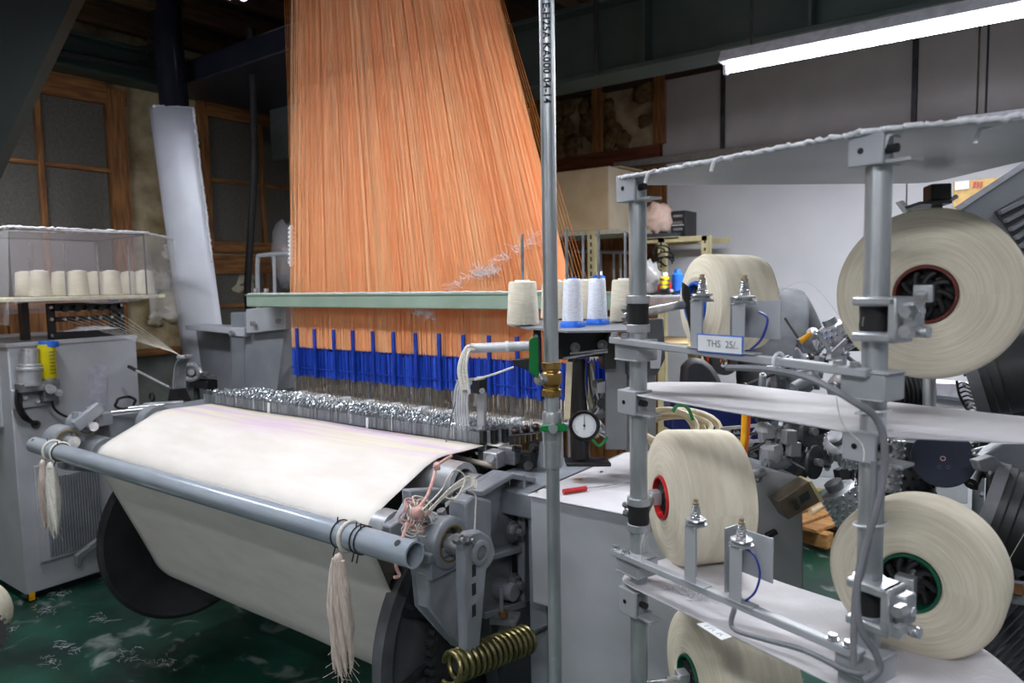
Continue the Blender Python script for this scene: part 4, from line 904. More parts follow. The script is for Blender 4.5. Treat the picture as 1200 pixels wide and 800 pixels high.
obj('seam', G().bx(-1.0, BX1, BY0-0.002, BY0, 0.455, 0.458), M['black'], t)
for q in ((640, 572), (714, 545), (705, 553), (628, 577)): p = pz(q[0], q[1], BZ); obj('screw', G().cyl(p, p+V((0, 0, 0.003)), 0.005, n=10), M['steeld'], t)
p = pz(678, 562, BZ); obj('warning_sticker', G().prism([p+V((-0.012, -0.008, 0.0005)), p+V((0.014, -0.004, 0.0005)), p+V((0.002, 0.016, 0.0005))], (0, 0, 0.001)), M['yellow'], t)
a_, b2 = pz(660, 576, BZ+0.008), pz(687, 572, BZ+0.008)
t = thing('red_screwdriver', 'red-handled thin tool lying on the dusty machine top', 'tool', a_)
obj('handle', G().cyl(a_, b2, 0.0065, n=10), M['red'], t)
obj('shaft', G().cyl(b2, pz(745, 564, BZ+0.005), 0.0015, n=6), M['steeld'], t)
t = thing('control_column', 'tall mid-grey control column behind the left creel pole', 'column', (-0.95, 2.0, 0.95))
def q5(l, d): return [at(x, y, d) for x, y in l]
obj('column_body', G().prism(q5([(709, 418), (735, 417), (735, 527), (709, 527)], 1.98), RT*0.02+FW*0.09), M['greyd'], t, bevel=0.004)
obj('head_box', G().prism(q5([(735, 376), (778, 372), (780, 420), (770, 440), (735, 440)], 1.95), FW*0.12), mat('dark_grey_box', (72, 74, 80), 0.5), t, bevel=0.006)
obj('side_column', G().prism(q5([(735, 430), (769, 430), (769, 528), (735, 530)], 2.0), FW*0.1), M['greyd'], t, bevel=0.004)
obj('window_plate', G().prism(q5([(762, 410), (776, 409), (774, 432), (762, 432)], 1.94), FW*0.005), M['grey'], t, bevel=0.002)
obj('label_plate', G().prism(q5([(700, 449), (712, 446), (712, 460), (700, 461)], 2.0), FW*0.02), M['grey'], t)
# hoses and metal bits between stand and column
t = thing('valve_cluster', 'cluster of steel fittings and thin hoses behind the dial gauge', 'fittings', at(690, 480, 2.1))
for i in range(16):
    p = at(R.uniform(685, 708), R.uniform(440, 512), R.uniform(2.02, 2.15)); d = V((R.gauss(0, 1), R.gauss(0, 1), R.gauss(0, .7))).normalized()
    obj('fitting', G().cyl(p-d*0.016, p+d*0.016, R.uniform(0.008, 0.016), n=10), M[R.choice(('steeld', 'steel', 'darkiron', 'alu'))], t)
obj('post', G().prism(q5([(690, 424), (697, 424), (697, 480), (690, 480)], 2.12), FW*0.02), M['cream'], t)
for k in range(4): obj('thin_hose', G().tube(bez([at(683+3*k, 425, 2.05), at(680+6*k, 455, 2.05), at(686+5*k, 480, 2.04), at(690-4*k, 500, 2.03)]), 0.003, 6), M[('white', 'cable', 'black', 'white')[k]], t)
obj('green_hose', G().tube(bez([at(692, 512, 1.95), at(702, 522, 1.95), at(712, 512, 1.95)]), 0.004, 6), M['greenh'], t)
obj('cream_strip', G().prism(q5([(664, 424), (671, 424), (668, 490), (661, 492)], 1.9), FW*0.006), M['hose'], t)

# air pipe
PD = 1.24
pc = at(646, 420, PD); PX, PY = pc.x, pc.y
def pzz(y): 
    r = ray(646, y); k = (math.hypot(PX, PY))/math.hypot(r.x, r.y); return 1.5+r.z*k
t = thing('air_pipe', 'upright galvanised air pipe with brass valve and stencilled code near the middle', 'pipe', (PX, PY, 0))
pr = 0.0127
pm = M['galv']
obj('lower_pipe', G().cyl((PX, PY, 0.0), (PX, PY, pzz(545)), pr*0.93, n=28), pm, t)
obj('upper_pipe', G().cyl((PX, PY, pzz(424)), (PX, PY, 3.16), pr, n=28), pm, t)
obj('middle_pipe', G().cyl((PX, PY, pzz(490)), (PX, PY, pzz(462)), pr*0.95, n=28), pm, t)
obj('socket', G().lathe((PX, PY, pzz(516)), (0, 0, 1), [(0, 0.0), (0, 0.0155), (0.004, 0.017), (pzz(482)-pzz(516)-0.004, 0.017), (pzz(482)-pzz(516), 0.0155), (pzz(482)-pzz(516), 0)], 28).cyl((PX, PY, pzz(520)), (PX, PY, pzz(513)), 0.0165, n=28), M['galv'], t)
obj('reducer', G().lathe((PX, PY, pzz(547)), (0, 0, 1), [(0, 0.0), (0, 0.0155), (pzz(516)-pzz(547), 0.0155), (pzz(516)-pzz(547), 0)], 28), M['galv'], t)
va = obj('ball_valve', G().lathe((PX, PY, pzz(464)), (0, 0, 1), [(0, 0.0), (0, 0.0175), (0.012, 0.0175), (0.013, 0.0145), (0.018, 0.0145), (0.022, 0.0185), (0.04, 0.0185), (0.044, 0.0145), (0.047, 0.0145), (0.048, 0.0175), (pzz(424)-pzz(464), 0.0175), (pzz(424)-pzz(464), 0)], 8), M['brass'], t, bevel=0.001)
s1 = V((PX, PY, pzz(444)))
side = (-RT*0.75-FW*0.65).normalized()
obj('valve_stem', G().cyl(s1+side*0.015, s1+side*0.034, 0.008, n=12).cyl(s1+side*0.026, s1+side*0.03, 0.0105, n=6), M['steel'], va)
hd = obj('valve_handle', G().prism([s1+side*0.03+d for d in (V((0, 0, 0.002)), V((0, 0, 0.07)), -RT*0.008+V((0, 0, 0.074)), -RT*0.016+V((0, 0, 0.068)), -RT*0.016+V((0, 0, 0.012)))], -FW*0.006), M['greenh'], va, bevel=0.002)
s2 = V((PX, PY, pzz(500)))
obj('drain_handle', G().prism([s2-FW*0.018+RT*x+UP*z for x, z in ((-0.024, 0.003), (-0.018, 0.006), (0.0, 0.006), (0.02, 0.009), (0.024, 0.004), (0.024, -0.005), (0, -0.006), (-0.02, -0.005))], -FW*0.008), M['greenh'], t, bevel=0.002)
obj('spigot', G().cyl(s2, s2-FW*0.03, 0.008, n=12), M['galv'], t)
# stencilled code, letters wrapped on the pipe
ink = M['ink']
cu = bpy.data.curves.new('stencil_text', 'FONT'); cu.body = 'E-H25A KA000 04-14'; cu.size = 0.0185; cu.offset = 0.0005; cu.space_character = 1.1; cu.align_x = 'LEFT'
tmp = bpy.data.objects.new('stencil_text', cu); C.objects.link(tmp)
dg = bpy.context.evaluated_depsgraph_get(); tm = tmp.evaluated_get(dg).to_mesh()
vx = [v.co.copy() for v in tm.vertices]; fx = [tuple(p.vertices) for p in tm.polygons]
tmp.evaluated_get(dg).to_mesh_clear(); bpy.data.objects.remove(tmp); bpy.data.curves.remove(cu)
wtx = max(v.x for v in vx); ht_ = 0.0185*0.7
L0, L1 = pzz(6), pzz(123)
th0 = math.atan2(-PY, -PX)
g = G()
bt = bmesh.new(); bv = [bt.verts.new(v) for v in vx]
for f in fx:
    try: bt.faces.new([bv[i] for i in f])
    except ValueError: pass
bmesh.ops.triangulate(bt, faces=bt.faces[:])
for _k in range(3): bmesh.ops.subdivide_edges(bt, edges=[e for e in bt.edges if abs(e.verts[0].co.y-e.verts[1].co.y) > 0.002], cuts=1)
bt.verts.index_update(); vx = [v.co.copy() for v in bt.verts]; fx = [tuple(v.index for v in f.verts) for f in bt.faces]; bt.free()
g.add([V((PX+(pr+0.0006)*math.cos(th0+(v.y-ht_/2)/pr*0.9-0.05), PY+(pr+0.0006)*math.sin(th0+(v.y-ht_/2)/pr*0.9-0.05), L0+(L1-L0)*v.x/wtx)) for v in vx], fx)
obj('stencil', g, ink, t, smooth=False)

t = thing('pressure_gauge', 'round black-rimmed pressure gauge with white dial beside the air pipe', 'gauge', at(685, 498, PD))
gc = at(685, 498.5, PD-0.01); gd = (EYE-gc).normalized()
gd = (gd+RT*-0.12).normalized()
gx, gy = RT-gd*RT.dot(gd), None; gx.normalize(); gy = gd.cross(gx)
if gy.z < 0: gy = -gy
obj('case', G().lathe(gc-gd*0.03, gd, [(0, 0), (0, 0.024), (0.026, 0.026), (0.034, 0.0265), (0.038, 0.024), (0.036, 0.0205), (0.031, 0.020), (0.031, 0)], 40), M['black'], t)
di = obj('dial', G().cyl(gc+gd*0.0012, gc+gd*0.0025, 0.0202, n=40), M['white'], t)
f0 = gc+gd*0.0029
for k in range(31):
    an = math.radians(-135+k*9); dv = gx*math.sin(an)+gy*math.cos(an); L = 0.0035 if k % 5 == 0 else 0.002
    obj('tick', G().obox(f0+dv*(0.0185-L/2), dv, gd.cross(dv), (L, 0.0005, 0.0003)), ink, di)
nd = gx*0.02+gy; nd.normalize()
obj('needle', G().obox(f0+nd*0.005+gd*0.001, nd, gd.cross(nd), (0.024, 0.0009, 0.0006)).cyl(f0, f0+gd*0.002, 0.002, n=12), ink, t)
def text3(s, o, x, y, nrm, size, m, parent, name='lettering'):
    cu = bpy.data.curves.new('t', 'FONT'); cu.body = s; cu.size = size; cu.align_x = 'CENTER'; cu.align_y = 'CENTER'
    tmp = bpy.data.objects.new('t', cu); C.objects.link(tmp)
    dg = bpy.context.evaluated_depsgraph_get(); ev = tmp.evaluated_get(dg); tm = ev.to_mesh()
    vs = [V(o)+V(x)*v.co.x+V(y)*v.co.y+V(nrm)*0.0004 for v in tm.vertices]; fs = [tuple(p.vertices) for p in tm.polygons]
    ev.to_mesh_clear(); bpy.data.objects.remove(tmp); bpy.data.curves.remove(cu)
    return obj(name, G().add(vs, fs), m, parent, smooth=False)
obj('gauge_elbow', G().cyl(gc-gd*0.03, gc-gd*0.05, 0.009).ball(gc-gd*0.055+RT*0.005, 0.013).cyl(gc-gd*0.055, s2+RT*0.012, 0.007), M['alu'], t)

# ================================================================ CREEL (two poles, three shelves, two rails, five bobbins)
P1, P2 = V((-0.610, 1.225, 0)), V((-0.182, 1.075, 0))
E = (P2-P1).normalized(); N = V((-E.y, E.x, 0)); Z = V((0, 0, 1))
def zz(P, y):
    q = P+V((0, 0, 1.5)); d = (q-EYE); px_ = 600+FOC*d.dot(RT)/d.dot(FW)
    r = ray(px_, y); return 1.5+r.z*P.length/math.hypot(r.x, r.y)
t = thing('yarn_creel', 'galvanised two-pole bobbin creel frame with grey rails and brackets', 'frame', (P1+P2)/2)
PR = 0.0165
for P, y in ((P1, 205), (P2, 160)):
    obj('pole', G().cyl(P, P+Z*(zz(P, y)-0.003), PR, n=32), M['galv'], t)
def block(P, y0, y1, name='shelf_bracket'):
    z1, z0 = zz(P, y0), zz(P, y1); h = z1-z0; zc = (z0+z1)/2
    c = P+Z*zc-E*0.004-N*0.006
    b = obj(name, G().obox(c-N*0.019, E, N, (0.048, 0.006, h)).obox(c+Z*(h/2-0.002)+N*0.002, E, N, (0.048, 0.044, 0.004)).obox(c-Z*(h/2-0.002)+N*0.002, E, N, (0.048, 0.044, 0.004)).obox(c-E*0.022, E, N, (0.004, 0.042, h)), M['grey'], t, bevel=0.003)
    obj('bolt_hole', G().cyl(c-N*0.0222-E*0.006, c-N*0.0226-E*0.006, 0.0042, n=14), M['black'], b)
    obj('tab', G().obox(c+E*0.038-Z*(h/2-0.003), E, N, (0.036, 0.03, 0.004)), M['grey'], b)
    obj('set_screw', G().cyl(c+E*0.02-N*0.004, c+E*0.034-N*0.004, 0.006, n=8), M['darkiron'], b)
for P, a, b in ((P1, 205, 237), (P2, 160, 196), (P1, 456, 484), (P2, 503, 539), (P1, 687, 717), (P2, 782, 830)): block(P, a, b)
def rail(y1, y2, nm):
    z1, z2 = zz(P1, y1), zz(P2, y2)
    a = P1-E*0.035-N*0.034+Z*z1; b = P2+E*0.012-N*0.034+Z*z2
    r = obj('rail', G().bar(a, b, 0.016, 0.0125), M['grey'], t, bevel=0.002)
    for P, z in ((P1, z1), (P2, z2)):
        k = obj('rail_bracket', G().obox(P+Z*(z-0.018)-N*0.03, E, N, (0.06, 0.004, 0.036)).obox(P+Z*(z-0.036)-N*0.008, E, N, (0.062, 0.05, 0.004)).obox(P+E*0.03+Z*(z-0.018)-N*0.006, E, N, (0.004, 0.05, 0.038)).obox(P+Z*(z-0.0)-N*0.008+E*0.01, E, N, (0.05, 0.05, 0.004)), M['grey'], t, bevel=0.002)
    for P, z in ((P1-E*0.028, z1), (P1+E*0.0, z1), (P2-E*0.032, z2), (P2-E*0.008, z2)):
        c = P-N*0.034+Z*(z+0.006); obj('bolt', G().cyl(c, c+Z*0.008, 0.0068, n=6).cyl(c, c+Z*0.0015, 0.0088, n=14), M['steel'], r)
    return a, b
RA = rail(398, 434, 'u'); RB = rail(647, 758, 'l')
def on_rail(rl, x):
    best = None
    for k in range(300):
        q = rl[0]+(rl[1]-rl[0])*(k/299); d = q-EYE; sx_ = 600+FOC*d.dot(RT)/d.dot(FW)
        if best is None or abs(sx_-x) < best[0]: best = (abs(sx_-x), q)
    return best[1]
def clamp(P, y0, y1, big):
    z1, z0 = zz(P, y0), zz(P, y1); h = z1-z0
    b = obj('clamp_ring', G().lathe(P+Z*z0, Z, [(0, PR), (0, 0.022), (h*0.22, 0.022), (h*0.22, PR)], 28), M['alu'], t, bevel=0.001)
    obj('clamp_ring', G().lathe(P+Z*(z1-h*0.22), Z, [(0, PR), (0, 0.022), (h*0.22, 0.022), (h*0.22, PR)], 28), M['alu'], t, bevel=0.001)
    obj('rubber_collar', G().lathe(P+Z*(z0+h*0.2), Z, [(0, PR), (0, 0.0195), (h*0.12, 0.0205), (h*0.3, 0.0195), (h*0.6, 0.0205), (h*0.6, PR)], 28), M['rubber'], b)
    if big:
        c = P+Z*((z0+z1)/2)
        for zc in (z0+h*0.10, z1-h*0.10): obj('jaw', G().obox(P+Z*zc+E*0.012-N*0.006, E, N, (0.06, 0.046, h*0.2)), M['alu'], b, bevel=0.003)
        obj('bridge', G().obox(c+E*0.037-N*0.006, E, N, (0.012, 0.046, h)), M['alu'], b, bevel=0.003)
        obj('lug', G().obox(c+E*0.05+Z*h*0.08, E, N, (0.016, 0.03, h*0.62)), M['alu'], b, bevel=0.003)
        for dz in (0.2, -0.22):
            q = c+E*0.058+Z*h*dz-N*0.008; obj('bolt', G().cyl(q-N*0.012, q-N*0.03, 0.0085, n=6).cyl(q-N*0.012+E*0.012, q+E*0.014-N*0.012, 0.006, n=10), M['steel'], b)
        obj('side_knob', G().cyl(c+E*0.056-Z*h*0.24-N*0.012, c+E*0.076-Z*h*0.24-N*0.012, 0.0075, n=12), M['steel'], b)
    else:
        c = P+Z*((z0+z1)/2)-E*0.026
        obj('clamp_screw', G().cyl(c+Z*0.008, c+Z*0.008-E*0.014, 0.006, n=8).cyl(c-Z*0.008, c-Z*0.008-E*0.012, 0.007, n=8), M['steeld'], b)
        obj('clamp_wire', G().tube([c+Z*0.012-E*0.004, c-E*0.012, c-Z*0.012-E*0.002, c-Z*0.018+E*0.01], 0.0022, 5), M['steel'], b)
clamp(P1, 346, 389, False); clamp(P1, 582, 621, False); clamp(P2, 347, 399, True); clamp(P2, 676, 730, True)
# tensioner posts on the rails
def tension(rl, x, hpx, lab, steel=True):
    c = on_rail(rl, x)+Z*0.006+N*0.004; dd = (c-EYE).dot(FW); h = hpx*dd/FOC
    t2 = thing('yarn_tensioner', lab, 'tensioner', c, 'yarn tensioners on the creel rails')
    w_ = 0.024
    obj('channel', G().obox(c+Z*h/2-E*(w_/2-0.001), E, N, (0.002, 0.03, h)).obox(c+Z*h/2-N*0.014, E, N, (w_, 0.002, h)).obox(c+Z*h-Z*0.001, E, N, (w_+0.002, 0.032, 0.002)), M['grey'], t2, bevel=0.001)
    obj('foot', G().obox(c+Z*0.001+E*0.006-N*0.006, E, N, (0.05, 0.02, 0.002)), M['grey'], t2)
    tp = c+Z*h
    obj('disc', G().lathe(tp, Z, [(0, 0), (0, 0.018), (0.003, 0.019), (0.005, 0.012), (0.006, 0.0)], 24).lathe(tp+Z*0.005, Z, [(0, 0), (0.0, 0.012), (0.004, 0.018), (0.006, 0.017), (0.007, 0)], 24), M['steel'], t2)
    obj('spring', G().tube([tp+Z*(0.011+0.022*i/60)+(E*math.cos(i*0.62)+N*math.sin(i*0.62))*(0.0085-0.003*i/60) for i in range(61)], 0.0012, 5), M['steel'], t2)
    obj('spindle', G().cyl(tp, tp+Z*0.038, 0.002, n=8), M['steeld'], t2)
    obj('thumb_nut', G().lathe(tp+Z*0.032, Z, [(0, 0), (0, 0.005), (0.006, 0.0058), (0.007, 0.004), (0.011, 0.004), (0.011, 0)], 12), mat('pale_bronze_nut', (178, 160, 134), 0.4, 0.5) if 'pale_bronze_nut' not in bpy.data.materials else bpy.data.materials['pale_bronze_nut'], t2)
    return t2
def plate(rl, x0, x1, hpx, y_off, lab):
    a = on_rail(rl, x0)+N*0.03; b = on_rail(rl, x1)+N*0.03; dd = (a-EYE).dot(FW); h = hpx*dd/FOC
    t2 = thing('yarn_feeler', lab, 'plate', a)
    obj('side_plate', G().obox(a+Z*(h/2), N, E, (0.034, 0.002, h)), M['alu'], t2)
    obj('back_plate', G().obox((a+b)/2+Z*(h*0.62)+N*0.016, E, N, ((b-a).length, 0.002, h*0.66)), M['grey'], t2)
    obj('stem', G().obox(a+Z*(h*0.4)-N*0.004, E, N, (0.02, 0.003, h*0.8)), M['alu'], t2)
tension(RA, 821, 55, 'grey channel yarn tensioner left on the upper creel rail beside the cream bobbin')
tension(RA, 870, 58, 'grey channel yarn tensioner on the upper creel rail above the handwritten card')
plate(RA, 849, 892, 66, 0, 'bent steel yarn feeler plate between the two upper rail tensioners')
tension(RB, 813, 68, 'grey channel yarn tensioner left on the lower creel rail near the large bobbin')
tension(RB, 866, 66, 'grey channel yarn tensioner with blue wire on the lower creel rail')
plate(RB, 843, 884, 78, 0, 'bent steel yarn feeler plate between the two lower rail tensioners')
# handwritten card
ca = on_rail(RA, 848)-N*0.0105+Z*0.017; dd = (ca-EYE).dot(FW)
t2 = thing('handwritten_card', 'small blue-edged white card with handwriting on the upper creel rail', 'card', ca)
wv = 55*dd/FOC; hv = 17*dd/FOC
obj('backing', G().obox(ca, E, Z, (wv*1.22, hv*1.3, 0.002)), M['bluec'], t2)
pc_ = obj('paper', G().obox(ca-N*0.0012, E, Z, (wv*1.16, hv*1.12, 0.001)), M['white'], t2)
text3('THS  25/', ca-N*0.0019+E*0.004, E, Z, -N, 0.0155, mat('pencil_grey', (96, 98, 104), 0.8), pc_, 'handwriting')
obj('pen_stroke', G().obox(ca-N*0.0021+E*0.032-Z*0.004, E+Z*0.05, Z, (0.012, 0.0006, 0.0003)), bpy.data.materials['pencil_grey'], pc_)
# shelves
def shelf(poly, z, th, lab, name='creel_shelf'):
    pts = [V((a, b, 0)) for a, b in poly]
    n = len(pts); out = []
    for i in range(n):                                   # corners rounded
        p0, p1, p2 = pts[i-1], pts[i], pts[(i+1) % n]
        r = min(0.05, (p1-p0).length*0.4, (p2-p1).length*0.4)
        s = p1+(p0-p1).normalized()*r; e_ = p1+(p2-p1).normalized()*r
        for k in range(5): q = k/4; out.append(s*(1-q)**2+p1*2*q*(1-q)+e_*q*q)
    c = sum((p for p in out), V((0, 0, 0)))/len(out)
    t2 = thing(name, lab, 'shelf', V((c.x, c.y, z)))
    obj('sheet', G().prism([p+Z*z for p in out], Z*th), M['dustygrey'] if z < 1.5 else M['grey'], t2, bevel=0.0015)
    return t2, [p+Z*(z+th) for p in out]
Fo = -N*0.028
def pt(P, e=0, n=0): q = P+E*e+N*n; return (q.x, q.y)
s1_, o1 = shelf([pt(P1, -0.03, -0.03), pt(P2, 0.02, -0.033), (0.02, 1.085), (0.25, 1.20), (0.10, 1.36), (-0.033, 1.461), (-0.191, 1.679), (-0.40, 1.50), (-0.636, 1.29)], 1.682, 0.004, 'topmost grey sheet shelf of the creel with fuzzy lint on its edge')
g = G(); k0_ = [i for i, p in enumerate(o1)]
fuzz(g, o1[-3:]+o1[:16], 0.0042, step=0.005)
obj('lint_fringe', g, M['lint'], s1_, kind='stuff')
g = G()
for q in ((838, 188), (760, 203), (1150, 152), (1042, 158)):
    p = pz(q[0], q[1], 1.68); g.tube(bez([p+V((0.012, 0, 0.004)), p, p+V((-0.004, 0, -0.008)), p+V((-0.006, 0, -0.016))]), 0.0028, 6)
obj('hanging_lint', g, M['lint'], s1_, kind='stuff')
o2 = shelf([pt(P1, -0.04, -0.02), pt(P1, 0.05, -0.028), pt(P2, 0.02, -0.03), (0.0, 1.1), (0.22, 1.17), (0.16, 1.27), (-0.017, 1.292), (-0.261, 1.351), (-0.517, 1.43), (-0.66, 1.36)], 1.286, 0.003, 'middle white dusty sheet shelf of the creel between the bobbins')
o3 = shelf([pt(P1, -0.04, -0.03), pt(P2, 0.0, -0.03), (0.05, 1.0), (0.03, 1.16), (-0.03, 1.26), (-0.06, 1.301), (-0.376, 1.369), (-0.563, 1.431), (-0.62, 1.36)], 0.918, 0.003, 'lowest dusty grey sheet shelf of the creel above the bottom bobbin')
g = G()
wisps(g, pz(800, 690, 0.924), pz(815, 700, 0.924), 50, 0.014)
tag(obj('lint_tuft', g, M['lint'], None, loc=pz(805, 695, 0.922)), 'tuft of white lint lying on the lowest creel shelf', 'lint', kind='stuff')
p = [pz(x, y, 0.9225) for x, y in ((816, 731), (828, 729), (858, 746), (846, 750))]
t2 = obj('paper_label', G().prism(p, Z*0.0006), M['white'], None, loc=p[0]); tag(t2, 'small white paper label on the front edge of the lowest shelf', 'label')
for k in range(5):
    a = p[0]+(p[3]-p[0])*(0.2+0.15*k)+(p[1]-p[0])*0.3; b = a+(p[1]-p[0])*0.4+(p[3]-p[0])*R.uniform(-0.06, 0.08)
    obj('pen_mark', G().bar(a+Z*0.0008, b+Z*0.0008, 0.0008, 0.0004), bpy.data.materials['pencil_grey'], t2)
# bobbins
facem = mat('wound_yarn_face', (226, 218, 198), 0.95, 0, (210, 201, 179), 20, bump=0.22)
def ring_mat():
    m = facem; nt = m.node_tree; b = nt.nodes['Principled BSDF']
    tc = [n for n in nt.nodes if n.type == 'TEX_COORD'][0]
    sx = nt.nodes.new('ShaderNodeSeparateXYZ'); nt.links.new(tc.outputs['Object'], sx.inputs[0])
    L = nt.nodes.new('ShaderNodeVectorMath'); L.operation = 'LENGTH'
    cb = nt.nodes.new('ShaderNodeCombineXYZ'); nt.links.new(sx.outputs[0], cb.inputs[0]); nt.links.new(sx.outputs[1], cb.inputs[1]); nt.links.new(cb.outputs[0], L.inputs[0])
    at2 = nt.nodes.new('ShaderNodeMath'); at2.operation = 'ARCTAN2'; nt.links.new(sx.outputs[1], at2.inputs[0]); nt.links.new(sx.outputs[0], at2.inputs[1])
    c2 = nt.nodes.new('ShaderNodeCombineXYZ')
    mu = nt.nodes.new('ShaderNodeMath'); mu.operation = 'MULTIPLY'; mu.inputs[1].default_value = 620; nt.links.new(L.outputs['Value'], mu.inputs[0])
    m2 = nt.nodes.new('ShaderNodeMath'); m2.operation = 'MULTIPLY'; m2.inputs[1].default_value = 2.2; nt.links.new(at2.outputs[0], m2.inputs[0])
    m3 = nt.nodes.new('ShaderNodeMath'); m3.operation = 'MULTIPLY'; m3.inputs[1].default_value = 90; nt.links.new(sx.outputs[2], m3.inputs[0])
    nt.links.new(mu.outputs[0], c2.inputs[0]); nt.links.new(m2.outputs[0], c2.inputs[1]); nt.links.new(m3.outputs[0], c2.inputs[2])
    for n in [n for n in nt.nodes if n.type == 'TEX_NOISE']:
        nt.links.new(c2.outputs[0], n.inputs['Vector']); n.inputs['Scale'].default_value = 0.55; n.inputs['Detail'].default_value = 3
ring_mat()
def bobbin(r, L, ringmat, lab):
    t = thing('yarn_bobbin', lab, 'bobbin', (0, 0, 0), 'large cream bobbins on the creel')
    rh = 0.042
    obj('wound_yarn', G().lathe((0, 0, 0), Z, [(0.012, rh), (0.002, rh+0.004), (0.0, rh+0.012), (0.004, r*0.62), (0.010, r-0.012), (0.016, r-0.004), (0.024, r), (L*0.5, r*0.985), (L-0.02, r*0.965), (L-0.008, r*0.94), (L, r*0.5), (L, 0.03)], 72), facem, t)
    obj('core_ring', G().lathe((0, 0, -0.003), Z, [(0.0, rh-0.0015), (0.0, rh+0.0025), (0.03, rh+0.0025), (L, rh), (L, rh-0.004), (0.03, rh-0.003), (0, rh-0.0015)], 48), ringmat, t)
    hb = obj('hub', G().lathe((0, 0, 0.006), Z, [(0, 0), (-0.006, 0.013), (0, 0.022), (0.012, 0.026), (0.014, rh-0.003), (L-0.02, rh-0.008), (L-0.02, 0)], 40), M['black'], t)
    for k in range(9):
        a = k*2*PI/9; pts = []
        for s in (0, 0.35, 0.7, 1): 
            q = a+s*0.55; rr = 0.016+s*0.021; pts.append(V((rr*math.cos(q), rr*math.sin(q), 0.006+0.004*s)))
        obj('vane', G().tube(bez(pts, 3), [0.0048]*9+[0.0035], 6), M['rubber'], hb)
    ab = obj('axle_block', G().box((0, 0.002, -0.012), (0.027, 0.027, 0.022)), M['alu'], t, bevel=0.002)
    obj('axle', G().cyl((0, 0, -0.045), (0, 0, 0.02), 0.008), M['steel'], ab)
    return t
maroon = mat('dark_red_core', (104, 34, 26), 0.4, 0, (90, 28, 20), 20)
bs = [(0.134, 0.155, maroon, at(1084, 345, 1.115), V((0.02, 1, 0)), 'large cream bobbin at upper right, its black hub behind the clamped right pole'),
      (0.124, 0.12, M['green'], at(1064, 683, 1.10), V((0.12, 1, -0.02)), 'large cream bobbin at lower right with a green ring in its hub'),
      (0.101, 0.140, M['bluec'], at(814, 356, 1.47), N*1.0+E*0.4, 'long narrow cream bobbin with a blue-ringed hub above the handwritten card'),
      (0.140, 0.158, M['red'], at(774, 583, 1.50), N+E*0.5, 'thick cream bobbin with a red hub ring behind the left pole'),
      (0.132, 0.185, M['green'], at(806, 794, 1.45), N+E*0.4, 'cream bobbin with a dark green hub ring under the lowest shelf')]
for r, L, rm, c, ax_, lab in bs:
    b = bobbin(r, L, rm, lab); b.matrix_world = orient(c, ax_, 0.0)
# support spindles from the left pole to the bobbins
for i, (a, b) in enumerate(((P1+Z*zz(P1, 366), bs[2][3]), (P1+Z*zz(P1, 602), bs[3][3]), (P1+Z*zz(P1, 800), bs[4][3]))):
    obj('bobbin_arm', G().cyl(a+E*0.01, b-N*0.03, 0.009, n=14), M['steel'], t)
for c_, P, y in ((bs[0][3], P2, 372), (bs[1][3], P2, 700)):
    obj('bobbin_arm', G().bar(P+Z*zz(P, y)+E*0.045, c_-V((0, 0.02, 0)), 0.012, 0.012), M['alu'], t)
for y, l in ((346, 'u'), ):
    obj('chuck_handle', G().prism([at(x, y_, 1.44) for x, y_ in ((800, 330), (808, 336), (814, 380), (822, 400), (812, 398), (800, 345))], FW*0.012), M['black'], t, bevel=0.002)
# electric cable tied along rail and right pole
cab = thing('creel_cable', 'grey electric cable tied along the upper rail and down the right pole', 'cable', P2+Z*1.3)
pts = [on_rail(RA, 858)-Z*0.018-N*0.012, on_rail(RA, 905)-Z*0.012-N*0.012, on_rail(RA, 955)-Z*0.016-N*0.012]+[at(x, y, 0.92) for x, y in ((1000, 470), (1028, 492), (1037, 530), (1030, 585), (1014, 640), (1004, 690), (1008, 735), (1026, 765), (1030, 785), (1012, 798))]
obj('cable_run', G().tube(bez(pts, 6), 0.0048, 8), M['cable'], cab)
obj('second_run', G().tube(bez([at(x, y, 0.925) for x, y in ((1024, 540), (1022, 600), (1012, 660), (1002, 700))]+[at(1000, 780, 0.92)], 6), 0.0042, 8), M['cable'], cab)
for y in (482, 614):
    c = P2+Z*zz(P2, y); obj('cable_tie', G().tube([c+(E*math.cos(q)+N*math.sin(q))*0.0215+Z*0.004*math.cos(q) for q in [k*PI/12 for k in range(24)]], 0.0018, 5, closed=True), M['white'], cab)
c = on_rail(RA, 913); obj('cable_tie', G().tube([c+(N*math.cos(q)*0.013+Z*math.sin(q)*0.013) for q in [k*PI/8 for k in range(16)]], 0.0024, 5, closed=True), M['white'], cab)
lc = [on_rail(RB, 866)-N*0.012-Z*0.004, on_rail(RB, 866)-N*0.016-Z*0.034, on_rail(RB, 900)-N*0.016-Z*0.03, on_rail(RB, 950)-N*0.014-Z*0.02, on_rail(RB, 1000)-N*0.014-Z*0.022, at(1020, 790, 0.95)]
o = obj('sensor_cable', G().tube(bez(lc, 6), 0.0042, 8), M['cable'], None, loc=lc[1]); tag(o, 'grey sensor cable looping under the lower creel rail', 'cable')
tp = on_rail(RB, 866); h = 66*(tp-EYE).dot(FW)/FOC
bl = [tp+Z*h+N*0.01, tp+Z*(h-0.002)+E*0.028, tp+Z*(h*0.7)+E*0.038, tp+Z*(h*0.35)+E*0.03, tp+Z*0.01+E*0.012]
o = obj('blue_wire', G().tube(bez(bl), 0.0018, 6), mat('blue_wire', (40, 62, 160), 0.4), None, loc=bl[2]); tag(o, 'thin blue wire curving down beside the lower rail tensioner', 'wire')
tp = on_rail(RA, 870); bl = [tp+Z*0.07+E*0.03, tp+Z*0.06+E*0.045, tp+Z*0.03+E*0.035, tp+Z*0.012+E*0.015]
